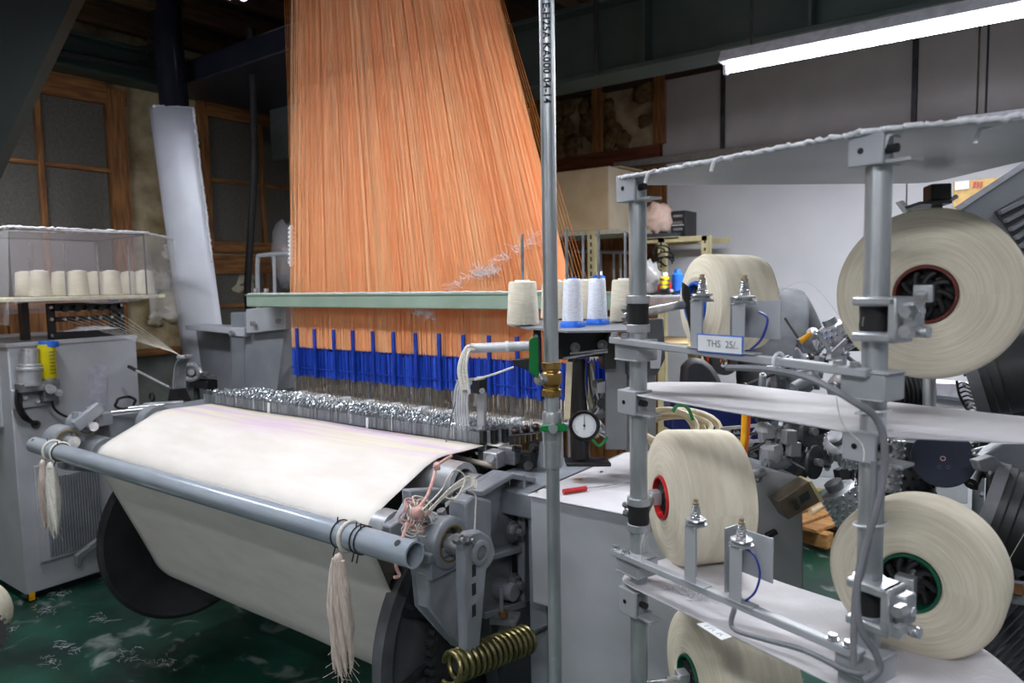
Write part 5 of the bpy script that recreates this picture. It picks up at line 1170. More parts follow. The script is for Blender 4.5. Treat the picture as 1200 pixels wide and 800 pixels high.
o = obj('blue_wire', G().tube(bez(bl), 0.0018, 6), bpy.data.materials['blue_wire'], None, loc=bl[2]); tag(o, 'thin blue wire curving beside the upper rail tensioner', 'wire')
for (pts, lab) in (([at(900, 352, 1.5), at(945, 330, 1.3), at(1000, 390, 1.1), at(1012, 372, 0.92)], 'fine cream yarn slanting from the upper rail tensioner to the right pole'), ([at(975, 420, 1.0), at(985, 490, 0.98), at(1010, 520, 0.96), at(1012, 540, 0.93)], 'fine loose yarn hanging in front of the middle creel shelf'), ([at(755, 625, 1.3), at(751, 640, 1.3), at(752, 660, 1.3)], 'fine yarn end hanging from the lower left pole clamp')):
    o = obj('fine_yarn', G().tube(bez(pts), 0.0006, 4), M['yarnw'], None, loc=pts[1]); tag(o, lab, 'yarn')

# ================================================================ BACKGROUND RIGHT
# shelf rack with box
RV = 4.35
def r3(x, y, v=RV): return pv(x, y, v)
t = thing('shelf_rack', 'cream slotted-angle shelf rack against the brown plank wall', 'shelf', r3(694, 330))
zt = r3(694, 270).z; xl, xm, xr = r3(664, 272).x, r3(693, 300).x, r3(748, 272).x
for x in (r3(693, 300).x, ):
    po = obj('post', G().bx(x-0.028, x+0.028, RV-0.004, RV, 0.4, zt).bx(x+0.024, x+0.028, RV, RV+0.04, 0.4, zt), M['cream'], t)
    for k in range(16): obj('slot', G().bx(x-0.006, x+0.006, RV-0.006, RV-0.003, zt-0.06-k*0.05, zt-0.03-k*0.05), M['darkiron'], po)
obj('top_shelf', G().bx(xl-0.4, xr-0.03, RV, RV+0.5, zt-0.03, zt), mat('cream_grey_shelf', (200, 196, 178), 0.5), t, bevel=0.003)
obj('lower_shelf', G().bx(xl-0.4, xr-0.03, RV, RV+0.5, 1.0, 1.03), bpy.data.materials['cream_grey_shelf'], t, bevel=0.003)
obj('rear_post', G().bx(xr-0.07, xr-0.03, RV+0.46, RV+0.5, 0.4, zt), M['cream'], t)
t = thing('cardboard_box', 'big plain cardboard box on top of the cream shelf rack', 'box', r3(700, 268))
z0, z1 = zt+0.001, r3(711, 194).z; bx0, bx1 = r3(640, 200).x, r3(711, 200).x
obj('carton', G().bx(bx0, bx1, RV+0.02, RV+0.5, z0, z1), M['card'], t, bevel=0.006)
obj('side_face', G().prism([V((bx1, RV+0.02, z0)), V((bx1+0.004, RV+0.02, z0)), V((bx1+0.004, RV+0.5, z0)), V((bx1, RV+0.5, z0))], Z*(z1-z0)), mat('pale_cardboard_side', (216, 204, 182), 0.8, 0, (206, 192, 168), 6), t)
obj('flap', G().prism([V((bx1-0.02, RV+0.1, z1)), V((bx1+0.05, RV+0.1, z1+0.0)), V((bx1+0.05, RV+0.45, z1+0.01)), V((bx1-0.02, RV+0.45, z1+0.01))], Z*0.006), M['card'], t)
# second rack to the right with bundle and device
t = thing('cream_rack', 'low cream angle-steel rack standing in front of the white wall', 'shelf', pv(800, 280, 4.6))
V2 = 4.55
zt2 = pv(800, 277, V2).z; xa2, xb2 = pv(738, 277, V2).x, pv(829, 277, V2).x
obj('top_frame', G().bx(xa2, xb2, V2, V2+0.04, zt2-0.035, zt2).bx(xa2, xb2, V2+0.4, V2+0.44, zt2-0.035, zt2), M['cream'], t, bevel=0.002)
obj('top_board', G().bx(xa2, pv(795, 277, V2).x, V2, V2+0.44, zt2-0.012, zt2+0.004), M['cream'], t)
for x in (xb2-0.04, pv(771, 300, V2).x):
    po = obj('post', G().bx(x, x+0.05, V2, V2+0.004, 0.0, zt2).bx(x+0.046, x+0.05, V2, V2+0.05, 0.0, zt2), M['cream'], t)
    for k in range(8): obj('slot', G().bx(x+0.018, x+0.03, V2-0.002, V2+0.001, zt2-0.05-k*0.05, zt2-0.03-k*0.05), M['darkiron'], po)
t = tag(obj('peach_bundle', G().ball(pv(771, 254, V2+0.1), 0.115, 18, 12, sc=(0.9, 0.8, 0.95), wob=0.35), M['peach'], None, loc=pv(771, 270, V2+0.1)), 'pale peach yarn bundle in plastic on the cream rack', 'bundle')
t = thing('flat_case', 'flat dark grey case lying under the peach bundle', 'case', pv(775, 272, V2+0.1))
obj('case_body', G().bx(pv(752, 272, V2).x, pv(791, 272, V2).x, V2+0.02, V2+0.25, zt2+0.004, zt2+0.03), mat('dark_slate', (72, 78, 88), 0.5), t, bevel=0.004)
t = thing('black_device', 'black boxy device with grey switches on the cream rack', 'device', pv(793, 272, V2+0.12))
za_, zb_ = zt2+0.004, pv(793, 247, V2+0.1).z; xa_, xb_ = pv(786, 260, V2+0.1).x, pv(803, 260, V2+0.1).x
obj('case', G().bx(xa_, xb_, V2+0.1, V2+0.3, za_, zb_), M['black'], t, bevel=0.004)
for k, z in enumerate((0.3, 0.55, 0.8)): obj('switch_row', G().bx(xa_+0.02, xb_-0.02, V2+0.092, V2+0.1, za_+(zb_-za_)*z-0.008, za_+(zb_-za_)*z+0.008), M['steeld'], t)
obj('rail_strip', G().bx(xa_+0.01, xb_-0.01, V2+0.09, V2+0.1, za_+(zb_-za_)*0.44, za_+(zb_-za_)*0.47), M['white'], t)
# plank-wall rail frame seen through the rack
t = thing('rail_frame', 'thin white tubular frame standing before the brown planks', 'frame', pv(720, 330, 4.9))
obj('top_tube', G().tube([pv(664, 294, 4.9), pv(745, 296, 4.9)], 0.013), M['grey'], t)
for x in (670, 683, 704, 719, 727): obj('upright', G().tube([pv(x, 294, 4.9), pv(x+1, 370, 4.9)], 0.009), M['grey'], t)
for x in (664, 745): obj('leg', G().cyl(pv(x, 294, 4.9), V((pv(x, 294, 4.9).x, 4.9, 0)), 0.012), M['grey'], t)
# work bench with cans
BV = 3.35
t = thing('work_bench', 'cluttered wooden work bench in front of the white wall', 'bench', pv(790, 400, BV))
zb = pv(790, 346, BV).z
obj('bench_top', G().bx(pv(690, 346, BV).x, pv(800, 346, BV).x, BV, BV+0.5, zb-0.03, zb), M['grey'], t, bevel=0.003)
obj('lower_shelf', G().bx(pv(735, 380, BV).x, pv(822, 380, BV).x, BV-0.1, BV+0.5, zb-0.27, zb-0.245), mat('pale_ply', (216, 192, 150), 0.6, 0, (200, 172, 128), 4, (0.6, 5, 5)), t, bevel=0.003)
for x in (740, 806): obj('leg', G().bx(pv(x, 400, BV).x, pv(x, 400, BV).x+0.05, BV, BV+0.05, 0, zb-0.03), M['cream'], t)
obj('front_edge', G().bx(pv(735, 346, BV).x, pv(803, 346, BV).x, BV-0.012, BV, zb-0.05, zb-0.01), M['alu'], t)
def can(x, ybot, h, r, body, cap, lab, nm='spray_can', v=BV+0.12):
    c = pv(x, ybot, v); c.z = zb
    t = thing(nm, lab, 'can', c)
    obj('body', G().lathe(c, Z, [(0, 0), (0, r), (h*0.78, r), (h*0.86, r*0.6), (h*0.86, 0)], 18), body, t)
    obj('cap', G().lathe(c+Z*h*0.84, Z, [(0, 0), (0, r*0.62), (h*0.16, r*0.5), (h*0.16, 0)], 14), cap, t)
    return t
tt = can(779, 336, 0.115, 0.026, mat('yellow_black_can', (228, 206, 20), 0.4, 0, (30, 50, 120), 9, (1, 1, 6), lo=0.5, hi=0.52), M['white'], 'yellow and black spray can on the work bench')
can(794, 336, 0.13, 0.03, M['bluec'], M['bluec'], 'bright blue spray can at the right end of the work bench')
can(702, 352, 0.13, 0.035, M['bluec'], M['white'], 'blue bottle with white cap behind the thread spools', 'bottle', BV+0.2)
t = tag(obj('crumpled_bag', G().ball(pv(762, 325, BV+0.15), 0.075, 14, 10, sc=(0.8, 0.7, 1.1), wob=0.7), M['plasticw'], None, loc=pv(762, 338, BV+0.15)), 'crumpled white plastic bag on the work bench beside the pole', 'bag')
t = thing('wire_coil', 'dark tangle of wire hanging on the rack post above the bench', 'wire', pv(775, 300, 4.45))
for k in range(5): 
    c = pv(772+k*2.5, 303+R.uniform(-8, 8), 4.45); rr = R.uniform(0.03, 0.07)
    obj('loop', G().tube([c+V((rr*math.cos(q), 0.01*math.sin(2*q), rr*math.sin(q)*0.7)) for q in [i*PI/9 for i in range(14)]], 0.006, 5), M['rubber'], t)
t = tag(obj('red_pouch', G().ball(V((pv(779, 314, BV+0.3).x, BV+0.3, zb+0.034)), 0.05, 12, 8, sc=(0.9, 0.6, 0.8), wob=0.3), M['red'], None, loc=pv(779, 320, BV+0.3)), 'small red pouch behind the yellow spray can', 'pouch')
t = thing('bench_tools', 'heap of small dark hand tools lying on the bench edge', 'tools', pv(775, 342, BV+0.05))
for k in range(6): a = pv(758+k*6, 341, BV+0.08); a.z = zb+0.012; d = V((R.uniform(-1, 1), R.uniform(-.5, .5), R.uniform(0, .15))).normalized(); obj('tool', G().bar(a-d*0.06, a+d*0.06, 0.016, 0.012), M[('darkiron', 'steeld', 'black')[k % 3]], t)
# chair back and things under the rail
t = thing('office_chair', 'black padded chair back seen between the rail and middle shelf', 'chair', at(822, 470, 3.2))
ch = [at(x, y, 2.75) for x, y in ((800, 446), (801, 430), (806, 422), (816, 419), (826, 421), (836, 429), (844, 441), (850, 456), (850, 480), (800, 480))]
obj('backrest', G().prism(ch, FW*0.07), mat('black_padding', (38, 38, 42), 0.6), t, bevel=0.02)
cc = at(825, 500, 2.78); cc.z = 0.5
obj('seat', G().box((cc.x, cc.y+0.12, 0.5), (0.38, 0.38, 0.07)), M['black'], t, bevel=0.02)
obj('stem', G().cyl((cc.x, cc.y+0.15, 0.05), (cc.x, cc.y+0.15, 0.48), 0.03), M['darkiron'], t)
obj('back_post', G().bar((cc.x, cc.y+0.1, 0.5), at(825, 470, 2.80), 0.05, 0.02), M['black'], t)
for k in range(5): obj('foot', G().bar((cc.x, cc.y+0.15, 0.06), (cc.x+0.2*math.cos(k*1.257), cc.y+0.15+0.2*math.sin(k*1.257), 0.03), 0.04, 0.03), M['black'], t)
t = thing('red_tin', 'orange-red tin standing on the low shelf behind the handwritten card', 'tin', at(836, 424, 3.4))
obj('body', G().cyl(at(836, 424, 3.4), at(836, 410, 3.4), 0.035), mat('orange_red_tin', (206, 74, 34), 0.45), t)
obj('lid', G().cyl(at(836, 410, 3.4), at(836, 408.5, 3.4), 0.037), M['steeld'], t)
t = tag(obj('black_ring_spool', G().lathe(at(846, 424, 3.35), -FW, [(0, 0.025), (0, 0.06), (0.05, 0.06), (0.05, 0.025), (0, 0.025)], 24), M['black'], None, loc=at(846, 424, 3.35)), 'round black spool beside the orange-red tin', 'spool')

# person in the grey work jacket, seen from behind
def skinned(name, verts, edges, rads, m, parent, levels=2, root=0):
    me = bpy.data.meshes.new(name); me.from_pydata([V(v) for v in verts], edges, []); me.materials.append(m)
    o = bpy.data.objects.new(name, me); C.objects.link(o)
    if parent: o.parent = parent
    sk = o.modifiers.new('skin', 'SKIN'); sk.use_smooth_shade = True
    for i, r in enumerate(rads):
        rr = r if isinstance(r, tuple) else (r, r)
        me.skin_vertices[0].data[i].radius = rr
        me.skin_vertices[0].data[i].use_root = (i == root)
    s = o.modifiers.new('sub', 'SUBSURF'); s.levels = levels; s.render_levels = levels
    return o
pd = 3.35
pc3 = at(906, 372, pd)
t = thing('person', 'person in a grey work jacket bent over work with back turned to us', 'person', (pc3.x, pc3.y, 0))
ORI[t.name] = V((0, 0, 0))
t.location = (pc3.x, pc3.y, 0); t.rotation_euler = (0, 0, math.atan2(RT.y, RT.x))   # local x = picture right, local y = away
sh = pc3.z+0.075                                         # shoulder height
hip = sh-0.50
body_v = [(0.0, 0.02, hip), (0.0, 0.03, hip+0.2), (0.0, 0.05, sh-0.10), (-0.01, 0.07, sh+0.02), (0.0, 0.15, sh+0.05),
          (-0.14, 0.06, sh-0.02), (-0.24, 0.12, sh-0.22), (-0.18, 0.34, sh-0.30), (-0.15, 0.41, sh-0.31),
          (0.13, 0.06, sh-0.02), (0.215, 0.10, sh-0.17), (0.30, 0.30, sh-0.23), (0.33, 0.37, sh-0.24),
          (-0.09, 0.03, hip-0.06), (-0.10, 0.06, hip-0.44), (-0.10, 0.0, 0.09), (-0.10, 0.13, 0.04),
          (0.09, 0.03, hip-0.06), (0.10, 0.07, hip-0.44), (0.10, 0.0, 0.09), (0.10, 0.13, 0.04)]
body_e = [(0, 1), (1, 2), (2, 3), (3, 4), (2, 5), (5, 6), (6, 7), (7, 8), (2, 9), (9, 10), (10, 11), (11, 12), (0, 13), (13, 14), (14, 15), (15, 16), (0, 17), (17, 18), (18, 19), (19, 20)]
body_r = [(0.14, 0.10), (0.13, 0.095), (0.15, 0.10), 0.065, 0.052, 0.065, 0.045, 0.036, 0.026, 0.065, 0.045, 0.036, 0.026, 0.08, 0.055, 0.042, 0.035, 0.08, 0.055, 0.042, 0.035]
skinned('body', body_v, body_e, body_r, M['skin'], t)
jk = list(range(0, 4))
jv = [(0.0, 0.02, hip-0.04)]+[body_v[i] for i in (1, 2, 3, 5, 6, 7, 9, 10, 11)]
je = [(0, 1), (1, 2), (2, 3), (2, 4), (4, 5), (5, 6), (2, 7), (7, 8), (8, 9)]
jr = [(0.185, 0.135), (0.165, 0.125), (0.175, 0.125), 0.085, 0.085, 0.064, 0.052, 0.085, 0.066, 0.054]
skinned('jacket', jv, je, jr, M['jacket'], t)
jv = [(0.0, 0.02, hip-0.02)]+[body_v[i] for i in (13, 14, 15, 17, 18, 19)]
skinned('trousers', jv, [(0, 1), (1, 2), (2, 3), (0, 4), (4, 5), (5, 6)], [(0.15, 0.115), 0.10, 0.075, 0.062, 0.10, 0.075, 0.062], M['jean'], t)
for s in (-1, 1): skinned('shoe', [(s*0.1, -0.03, 0.05), (s*0.1, 0.06, 0.045), (s*0.1, 0.17, 0.035)], [(0, 1), (1, 2)], [0.045, 0.048, 0.035], M['black'], t)
hc = V((0.005, 0.24, sh+0.075))
def head(a, b):
    th = 2*PI*a; ph = PI*(b-0.5)
    x, y, z = math.cos(ph)*math.cos(th), math.cos(ph)*math.sin(th), math.sin(ph)
    f = 1.0
    if y > 0.5 and -0.35 < z < 0.05: f += 0.16*max(0, 1-abs(x)*5)*max(0, 1-abs(z+0.15)*4)   # nose, on the far side
    if z < -0.3: f -= 0.10*(abs(x))
    return hc+V((x*0.074*f, y*0.094*f, z*0.115))
obj('head', G().grid(head, 28, 20), M['skin'], t)
obj('hair', G().grid(lambda a, b: (lambda q: hc+V(((q-hc).x*1.09, (q-hc).y*1.08-0.008, (q-hc).z*1.07+0.004)))(head(0.5+a*0.98*0.5+0.005+0.0, 0.36+b*0.64)), 22, 14).grid(lambda a, b: (lambda q: hc+V(((q-hc).x*1.08, (q-hc).y*1.06-0.004, (q-hc).z*1.07+0.004)))(head(a*0.5, 0.66+b*0.34)), 16, 8), M['hair'], t)
for s in (-1, 1):
    obj('ear', G().ball(hc+V((s*0.077, -0.002, -0.01)), 0.03, 10, 8, sc=(0.35, 0.6, 1)), M['skin'], t)
    obj('eye', G().ball(hc+V((s*0.03, 0.083, 0.005)), 0.012, 10, 8), M['white'], t)
obj('mouth', G().ball(hc+V((0, 0.082, -0.06)), 0.02, 10, 6, sc=(1, 0.3, 0.25)), mat('lips', (170, 104, 92), 0.5), t)
for s, w_, el in ((-1, V(body_v[8]), V(body_v[7])), (1, V(body_v[12]), V(body_v[11]))):
    d = (w_-el).normalized(); si = V((1, 0, 0))-d*d.x; si.normalize(); up = d.cross(si)
    vs = [w_, w_+d*0.05]; es = [(0, 1)]; rs = [(0.026, 0.018), (0.036, 0.016)]
    for k, (o_, ln) in enumerate(((-0.027, 0.064), (-0.009, 0.074), (0.009, 0.07), (0.027, 0.055))):
        b0 = w_+d*0.085+si*o_; i0 = len(vs)
        vs += [b0, b0+d*ln*0.45-up*s*0.0-V((0, 0, 0.010)), b0+d*ln*0.7-V((0, 0, 0.03))]
        es += [(1, i0), (i0, i0+1), (i0+1, i0+2)]; rs += [0.0095, 0.0085, 0.0075]
    i0 = len(vs); tb_ = w_+d*0.035-si*s*0.03
    vs += [tb_, tb_+d*0.03-si*s*0.012, tb_+d*0.055-si*s*0.01-V((0, 0, 0.012))]; es += [(0, i0), (i0, i0+1), (i0+1, i0+2)]; rs += [0.011, 0.0095, 0.008]
    skinned('hand', vs, es, rs, M['skin'], t)

# machinery beyond the creel
def mach(name, lab, cat, pts_d, n, x0, x1, y0, y1, d0, d1, ms=('steeld', 'darkiron', 'alu', 'greyd', 'cast'), rr=(0.008, 0.03), big=None):
    t = thing(name, lab, cat, at((x0+x1)/2, y1, (d0+d1)/2))
    for i in range(n):
        p = at(R.uniform(x0, x1), R.uniform(y0, y1), R.uniform(d0, d1)); d = V((R.gauss(0, 1), R.gauss(0, 1), R.gauss(0, 0.7))).normalized(); r = R.uniform(*rr)
        k = R.random(); m_ = M[R.choice(ms)]
        if k < 0.4: obj('machine_roller', G().cyl(p-d*r*1.4, p+d*r*1.4, r*0.75, n=14).cyl(p-d*r*1.8, p+d*r*1.8, r*0.35, n=10), m_, t, bevel=0.001)
        elif k < 0.75: obj('machine_bracket', G().obox(p, d, V((0, 0.3, 1)), (r*2.6, r*1.6, r*0.8)).obox(p+d*r, V((0, 0.2, 1)), d, (r*2.2, r*0.6, r)), m_, t, bevel=0.002)
        else: obj('machine_rod', G().cyl(p-d*r*3.2, p+d*r*3.2, r*0.22, n=8).ball(p+d*r*3.2, r*0.4, 8, 6), m_, t)
    return t
t = mach('knitting_head', 'cluster of steel brackets and black discs behind the middle shelf', 'machine', None, 34, 895, 975, 480, 560, 1.95, 2.2)
for x, y, r in ((946, 505, 0.042), (952, 541, 0.044)):
    o = obj('black_disc', G().lathe(at(x, y, 1.86), (-FW+RT*0.9), [(0, 0), (0, r), (0.01, r), (0.01, 0)], 28), M['disc'], t, bevel=0.002)
    obj('disc_hub', G().cyl(at(x, y, 1.86), at(x+10, y+1, 1.83), 0.010), M['steeld'], t)
obj('thin_plate', G().lathe(at(972, 522, 2.0), (-FW*0.2+RT), [(0, 0), (0, 0.05), (0.004, 0.05), (0.004, 0)], 24), M['steeld'], t)
for q in ((925, 512), (930, 526)): obj('grey_block', G().obox(at(q[0], q[1], 1.93), RT, UP, (0.032, 0.04, 0.035)), M['greyd'], t, bevel=0.004)
obj('upright_tube', G().cyl(at(895, 545, 2.0), at(895, 480, 2.0), 0.012), M['alu'], t)
obj('valve_plug', G().ball(at(897, 505, 1.98), 0.025, 12, 8, wob=0.5).ball(at(904, 530, 1.98), 0.03, 12, 8, wob=0.5), M['grey'], t)
mach('pump_cluster', 'cluster of silver valves and rods beneath the upper creel rail', 'machine', None, 26, 888, 960, 428, 458, 2.1, 2.4)
mach('arm_cluster', 'tangle of tilted steel arms between the jacket and the upper bobbin', 'machine', None, 24, 935, 1000, 395, 428, 2.2, 2.5, ms=('steeld', 'steel', 'alu', 'darkiron', 'alu'), rr=(0.008, 0.03))
t = thing('tilted_plate_arm', 'tilted silver plate with a yellow tip beside the grey jacket', 'arm', at(945, 408, 2.2))
obj('plate', G().prism([at(x, y, 2.2) for x, y in ((936, 398), (948, 392), (958, 412), (944, 414))], FW*0.03), M['steeld'], t, bevel=0.003)
obj('tip', G().cyl(at(938, 400, 2.18), at(950, 391, 2.18), 0.008), M['yellow'], t)
obj('rod', G().bar(at(958, 388, 2.15), at(974, 414, 2.15), 0.012, 0.008), M['alu'], t)
obj('rod', G().bar(at(974, 414, 2.15), at(992, 397, 2.15), 0.01, 0.008), M['alu'], t)
mach('right_drive_cluster', 'dark cluster of rods and brackets right of the navy disc', 'machine', None, 26, 1128, 1200, 512, 570, 1.75, 2.1, ms=('darkiron', 'steeld', 'cast', 'disc'))
mach('creel_back_cluster', 'jumble of dark steel parts behind the right pole below the upper bobbin', 'machine', None, 26, 985, 1060, 440, 560, 2.2, 2.5, ms=('darkiron', 'steeld', 'disc', 'cast'))
# blue cover, hoses, cables
t = thing('blue_machine_cover', 'deep blue machine cover below the middle shelf', 'cover', at(845, 500, 2.35))
obj('panel', G().prism([at(x, y, 2.35) for x, y in ((786, 462), (905, 478), (905, 525), (786, 505))], FW*0.12), M['bluepanel'], t, bevel=0.01)
obj('top_fold', G().prism([at(x, y, 2.33) for x, y in ((786, 462), (905, 478), (905, 482), (786, 467))], FW*0.14), M['bluec'], t, bevel=0.004)
t = thing('hose_coil', 'coil of cream hoses piled behind the left pole below the middle shelf', 'hose', at(790, 492, 2.0))
for k in range(8):
    c = at(783+k*2.5, 503+R.uniform(-4, 4), 2.0+0.02*k); rx, rz = R.uniform(0.06, 0.12), R.uniform(0.03, 0.06)
    obj('loop', G().tube([c+RT*rx*math.cos(q)+V((0, 0, rz*math.sin(q)))+FW*0.04*math.sin(q) for q in [i*PI/11 for i in range(22)]], 0.0085, 7, closed=True), M['hose'], t)
o = obj('green_hose', G().tube(bez([at(788, 482, 1.95), at(795, 474, 1.95), at(806, 478, 1.95), at(812, 492, 1.95)]), 0.005, 6), M['greenh'], None, loc=at(795, 474, 1.95)); tag(o, 'thin green hose arching over the cream hose coil', 'hose')
t = thing('yellow_cable_pair', 'yellow and orange cables hanging beside the thick left bobbin', 'cable', at(872, 510, 1.8))
obj('cable', G().tube(bez([at(873, 478, 1.8), at(872, 498, 1.8), at(871, 515, 1.8), at(868, 528, 1.8), at(866, 545, 1.8)]), 0.0075, 8), M['yellow'], t)
obj('cable', G().tube(bez([at(877, 478, 1.81), at(876, 500, 1.81), at(874, 518, 1.81), at(872, 540, 1.81)]), 0.007, 8), mat('orange_cable', (226, 104, 24), 0.4), t)
mach('guide_stack', 'stack of flat steel guides behind the thick left bobbin', 'machine', None, 16, 850, 890, 497, 535, 2.0, 2.2, rr=(0.01, 0.022))
for k in range(4): pass
t = thing('steel_bars', 'parallel bright steel bars lying beneath the blue cover', 'bars', at(860, 510, 2.1))
for k in range(4): obj('bar', G().bar(at(845+3*k, 502+k*9, 2.1), at(892, 498+k*9, 2.0), 0.018, 0.008), M[('alu', 'darkiron', 'alu', 'steeld')[k]], t)
# grey column, tilted control box, pallet, white board
t = thing('grey_pedestal', 'plain grey sheet metal pedestal behind the lower rail', 'pedestal', at(900, 690, 1.95))
obj('body', G().prism([at(x, y, 1.95) for x, y in ((872, 540), (940, 560), (942, 690), (880, 690))], FW*0.22), M['grey'], t, bevel=0.005)
obj('shaft', G().cyl(at(876, 556, 1.8), at(893, 553, 1.95), 0.012), M['steel'], t)
obj('latch', G().obox(at(904, 625, 1.94), RT+UP*0.5, UP, (0.03, 0.012, 0.02)), M['black'], t, bevel=0.002)
t = thing('switch_box', 'tilted metal switch box with two dark knobs and a cream side', 'box', at(934, 588, 1.9))
qb = [at(x, y, 1.86) for x, y in ((911, 588), (948, 564), (961, 588), (924, 609))]
obj('face', G().prism(qb, FW*0.07), mat('bronze_box_face', (120, 108, 92), 0.4, 0.3), t, bevel=0.002)
obj('side', G().prism([at(x, y, 1.858) for x, y in ((948, 564), (951, 563), (966, 588), (961, 588))], FW*0.07), M['cream'], t)
for q in ((931, 588), (934, 594)): obj('knob', G().cyl(at(q[0], q[1], 1.86), at(q[0], q[1], 1.84), 0.008, n=14), M['black'], t)
obj('display', G().prism([at(x, y, 1.857) for x, y in ((936, 582), (947, 575), (950, 583), (940, 590))], FW*0.004), M['darkiron'], t)
t = thing('wood_pallet', 'pale wooden pallet lying on the green floor behind the pedestal', 'pallet', pz(960, 610, 0.05))
c = pz(962, 606, 0.06)
dirx = (RT*0.8+V((FW.x, FW.y, 0))*0.6).normalized(); diry = V((-dirx.y, dirx.x, 0))
for k in range(4): obj('board', G().obox(c+diry*(k*0.12-0.16)+Z*0.05, dirx, diry, (0.8, 0.09, 0.02)), M['woodp'], t, bevel=0.003)
for k in range(3): obj('runner', G().obox(c+dirx*(k*0.34-0.34)+Z*0.0, diry, dirx, (0.5, 0.07, 0.08)), M['woodp'], t, bevel=0.003)
t = thing('white_board', 'white board leaning beyond the black discs', 'board', at(975, 570, 2.7))
obj('board', G().prism([at(x, y, 2.7) for x, y in ((960, 490), (996, 490), (992, 561), (952, 558))], FW*0.02), M['white'], t, bevel=0.003)
for x in (994,): obj('support', G().cyl(at(x, 555, 2.73), V((at(x, 555, 2.73).x, at(x, 555, 2.73).y, 0)), 0.012), M['darkiron'], t)
obj('edge_strip', G().prism([at(x, y, 2.69) for x, y in ((991, 500), (997, 500), (997, 565), (990, 564))], FW*0.03), M['black'], t)
o = obj('white_hose', G().tube(bez([pz(950, 600, 0.135), pz(970, 590, 0.135), pz(985, 598, 0.135), pz(996, 612, 0.135)]), 0.016), M['hose'], None, loc=pz(970, 590, 0.135)); tag(o, 'pale hose lying over the wooden pallet', 'hose')
o = obj('green_hose', G().tube(bez([pz(958, 578, 0.135), pz(972, 574, 0.135), pz(982, 580, 0.135), pz(975, 586, 0.135), pz(960, 583, 0.135)]), 0.012), M['greenh'], None, loc=pz(970, 578, 0.135)); tag(o, 'green hose coil lying above the wooden pallet', 'hose')
# dimpled chrome rollers
def studded(lab, pa, pb, r, m=None):
    ax_ = pb-pa; L = ax_.length; t = thing('studded_roller', lab, 'roller', (pa+pb)/2)
    x, y, a = basis(ax_)
    obj('roller_body', G().lathe(pa, ax_, [(0, 0), (0, r*0.85), (0.004, r), (L-0.004, r), (L, r*0.85), (L, 0)], 28), m or M['alu'], t)
    g = G(); nr = max(3, int(L/0.016)); na = 16
    for i in range(nr):
        for k in range(na):
            q = 2*PI*(k+0.5*(i % 2))/na; d = x*math.cos(q)+y*math.sin(q); p = pa+a*(L*(i+0.5)/nr)+d*r
            g.ball(p, 0.0055, 6, 4, sc=(1, 1, 1))
    obj('studs', g, M['chrome'], t, kind='stuff')
    obj('end_hub', G().cyl(pa-a*0.02, pa, r*0.5, n=16), M['steeld'], t)
studded('chrome studded roller left of the right pole above the middle shelf', at(982, 456, 2.0), at(1020, 452, 2.05), 0.042)
studded('chrome studded roller tilted upright behind the tilted steel arms', at(974, 380, 2.3), at(990, 410, 2.3), 0.045)
studded('chrome studded roller lying on the floor side beside the pallet', at(980, 572, 2.0), at(1002, 608, 2.0), 0.05)
studded('chrome studded roller just left of the middle right-pole bracket', at(982, 515, 1.9), at(1000, 535, 1.95), 0.04)
studded('chrome studded roller upright directly right of the right pole', at(1044, 512, 1.75), at(1038, 575, 1.75), 0.03)
t = thing('rubber_roller', 'large black ribbed roller behind the right pole bracket', 'roller', at(1075, 455, 2.1))
obj('roller_body', G().cyl(at(1040, 458, 2.15), at(1080, 454, 2.15), 0.075, n=30), M['rubber'], t)
for k in range(8): obj('ridge', G().lathe(at(1043+k*5, 458-k*0.5, 2.15), at(1080, 454, 2.15)-at(1040, 458, 2.15), [(0, 0.074), (0.003, 0.078), (0.006, 0.074)], 30), M['darkiron'], t)
t = thing('perforated_drum', 'dark perforated drum left of the navy disc', 'drum', at(1060, 560, 2.0))
obj('drum_body', G().cyl(at(1062, 515, 2.0), at(1058, 600, 2.0), 0.075, n=30), M['disc'], t)
g = G()
for i in range(7):
    for k in range(24):
        q = 2*PI*(k+0.5*(i % 2))/24; c0_ = at(1062-i*0.6, 519+i*11, 2.0); g.ball(c0_+V((math.cos(q)*0.075, math.sin(q)*0.075, 0)), 0.006, 6, 4)
obj('perforations', g, M['black'], t, kind='stuff')
t = thing('navy_disc', 'flat navy blue disc with red centre mark right of the right pole', 'disc', at(1105, 538, 1.7))
nc = at(1105, 537, 1.7); nd_ = (EYE-nc).normalized()
obj('disc_plate', G().lathe(nc-nd_*0.012, nd_, [(0, 0), (0, 0.067), (0.008, 0.068), (0.012, 0.066), (0.012, 0)], 48), M['navy'], t)
nx = RT-nd_*RT.dot(nd_); nx.normalize(); ny = nd_.cross(nx)
if ny.z < 0: ny = -ny
obj('centre_ring', G().lathe(nc, nd_, [(0, 0.004), (0.001, 0.004), (0.001, 0.0058), (0, 0.0058)], 24), M['pink'], t)
for s in (-1, 1): obj('printed_ring', G().lathe(nc+nx*s*0.009-ny*0.02, nd_, [(0, 0.0032), (0.0008, 0.0032), (0.0008, 0.0042), (0, 0.0042)], 20), mat('faint_print', (96, 106, 130), 0.5) if 'faint_print' not in bpy.data.materials else bpy.data.materials['faint_print'], t)
obj('stem', G().cyl(nc-nd_*0.012, nc-nd_*0.08+V((0, 0, -0.01)), 0.012), M['steeld'], t)
t = thing('rear_post', 'grey steel post standing behind the navy disc', 'post', at(1088, 700, 2.05))
obj('tube', G().cyl(at(1089, 720, 2.05), at(1089, 420, 2.05), 0.017, n=20), M['galv'], t)
obj('collar', G().cyl(at(1089, 570, 2.05), at(1089, 560, 2.05), 0.022, n=20), M['alu'], t)
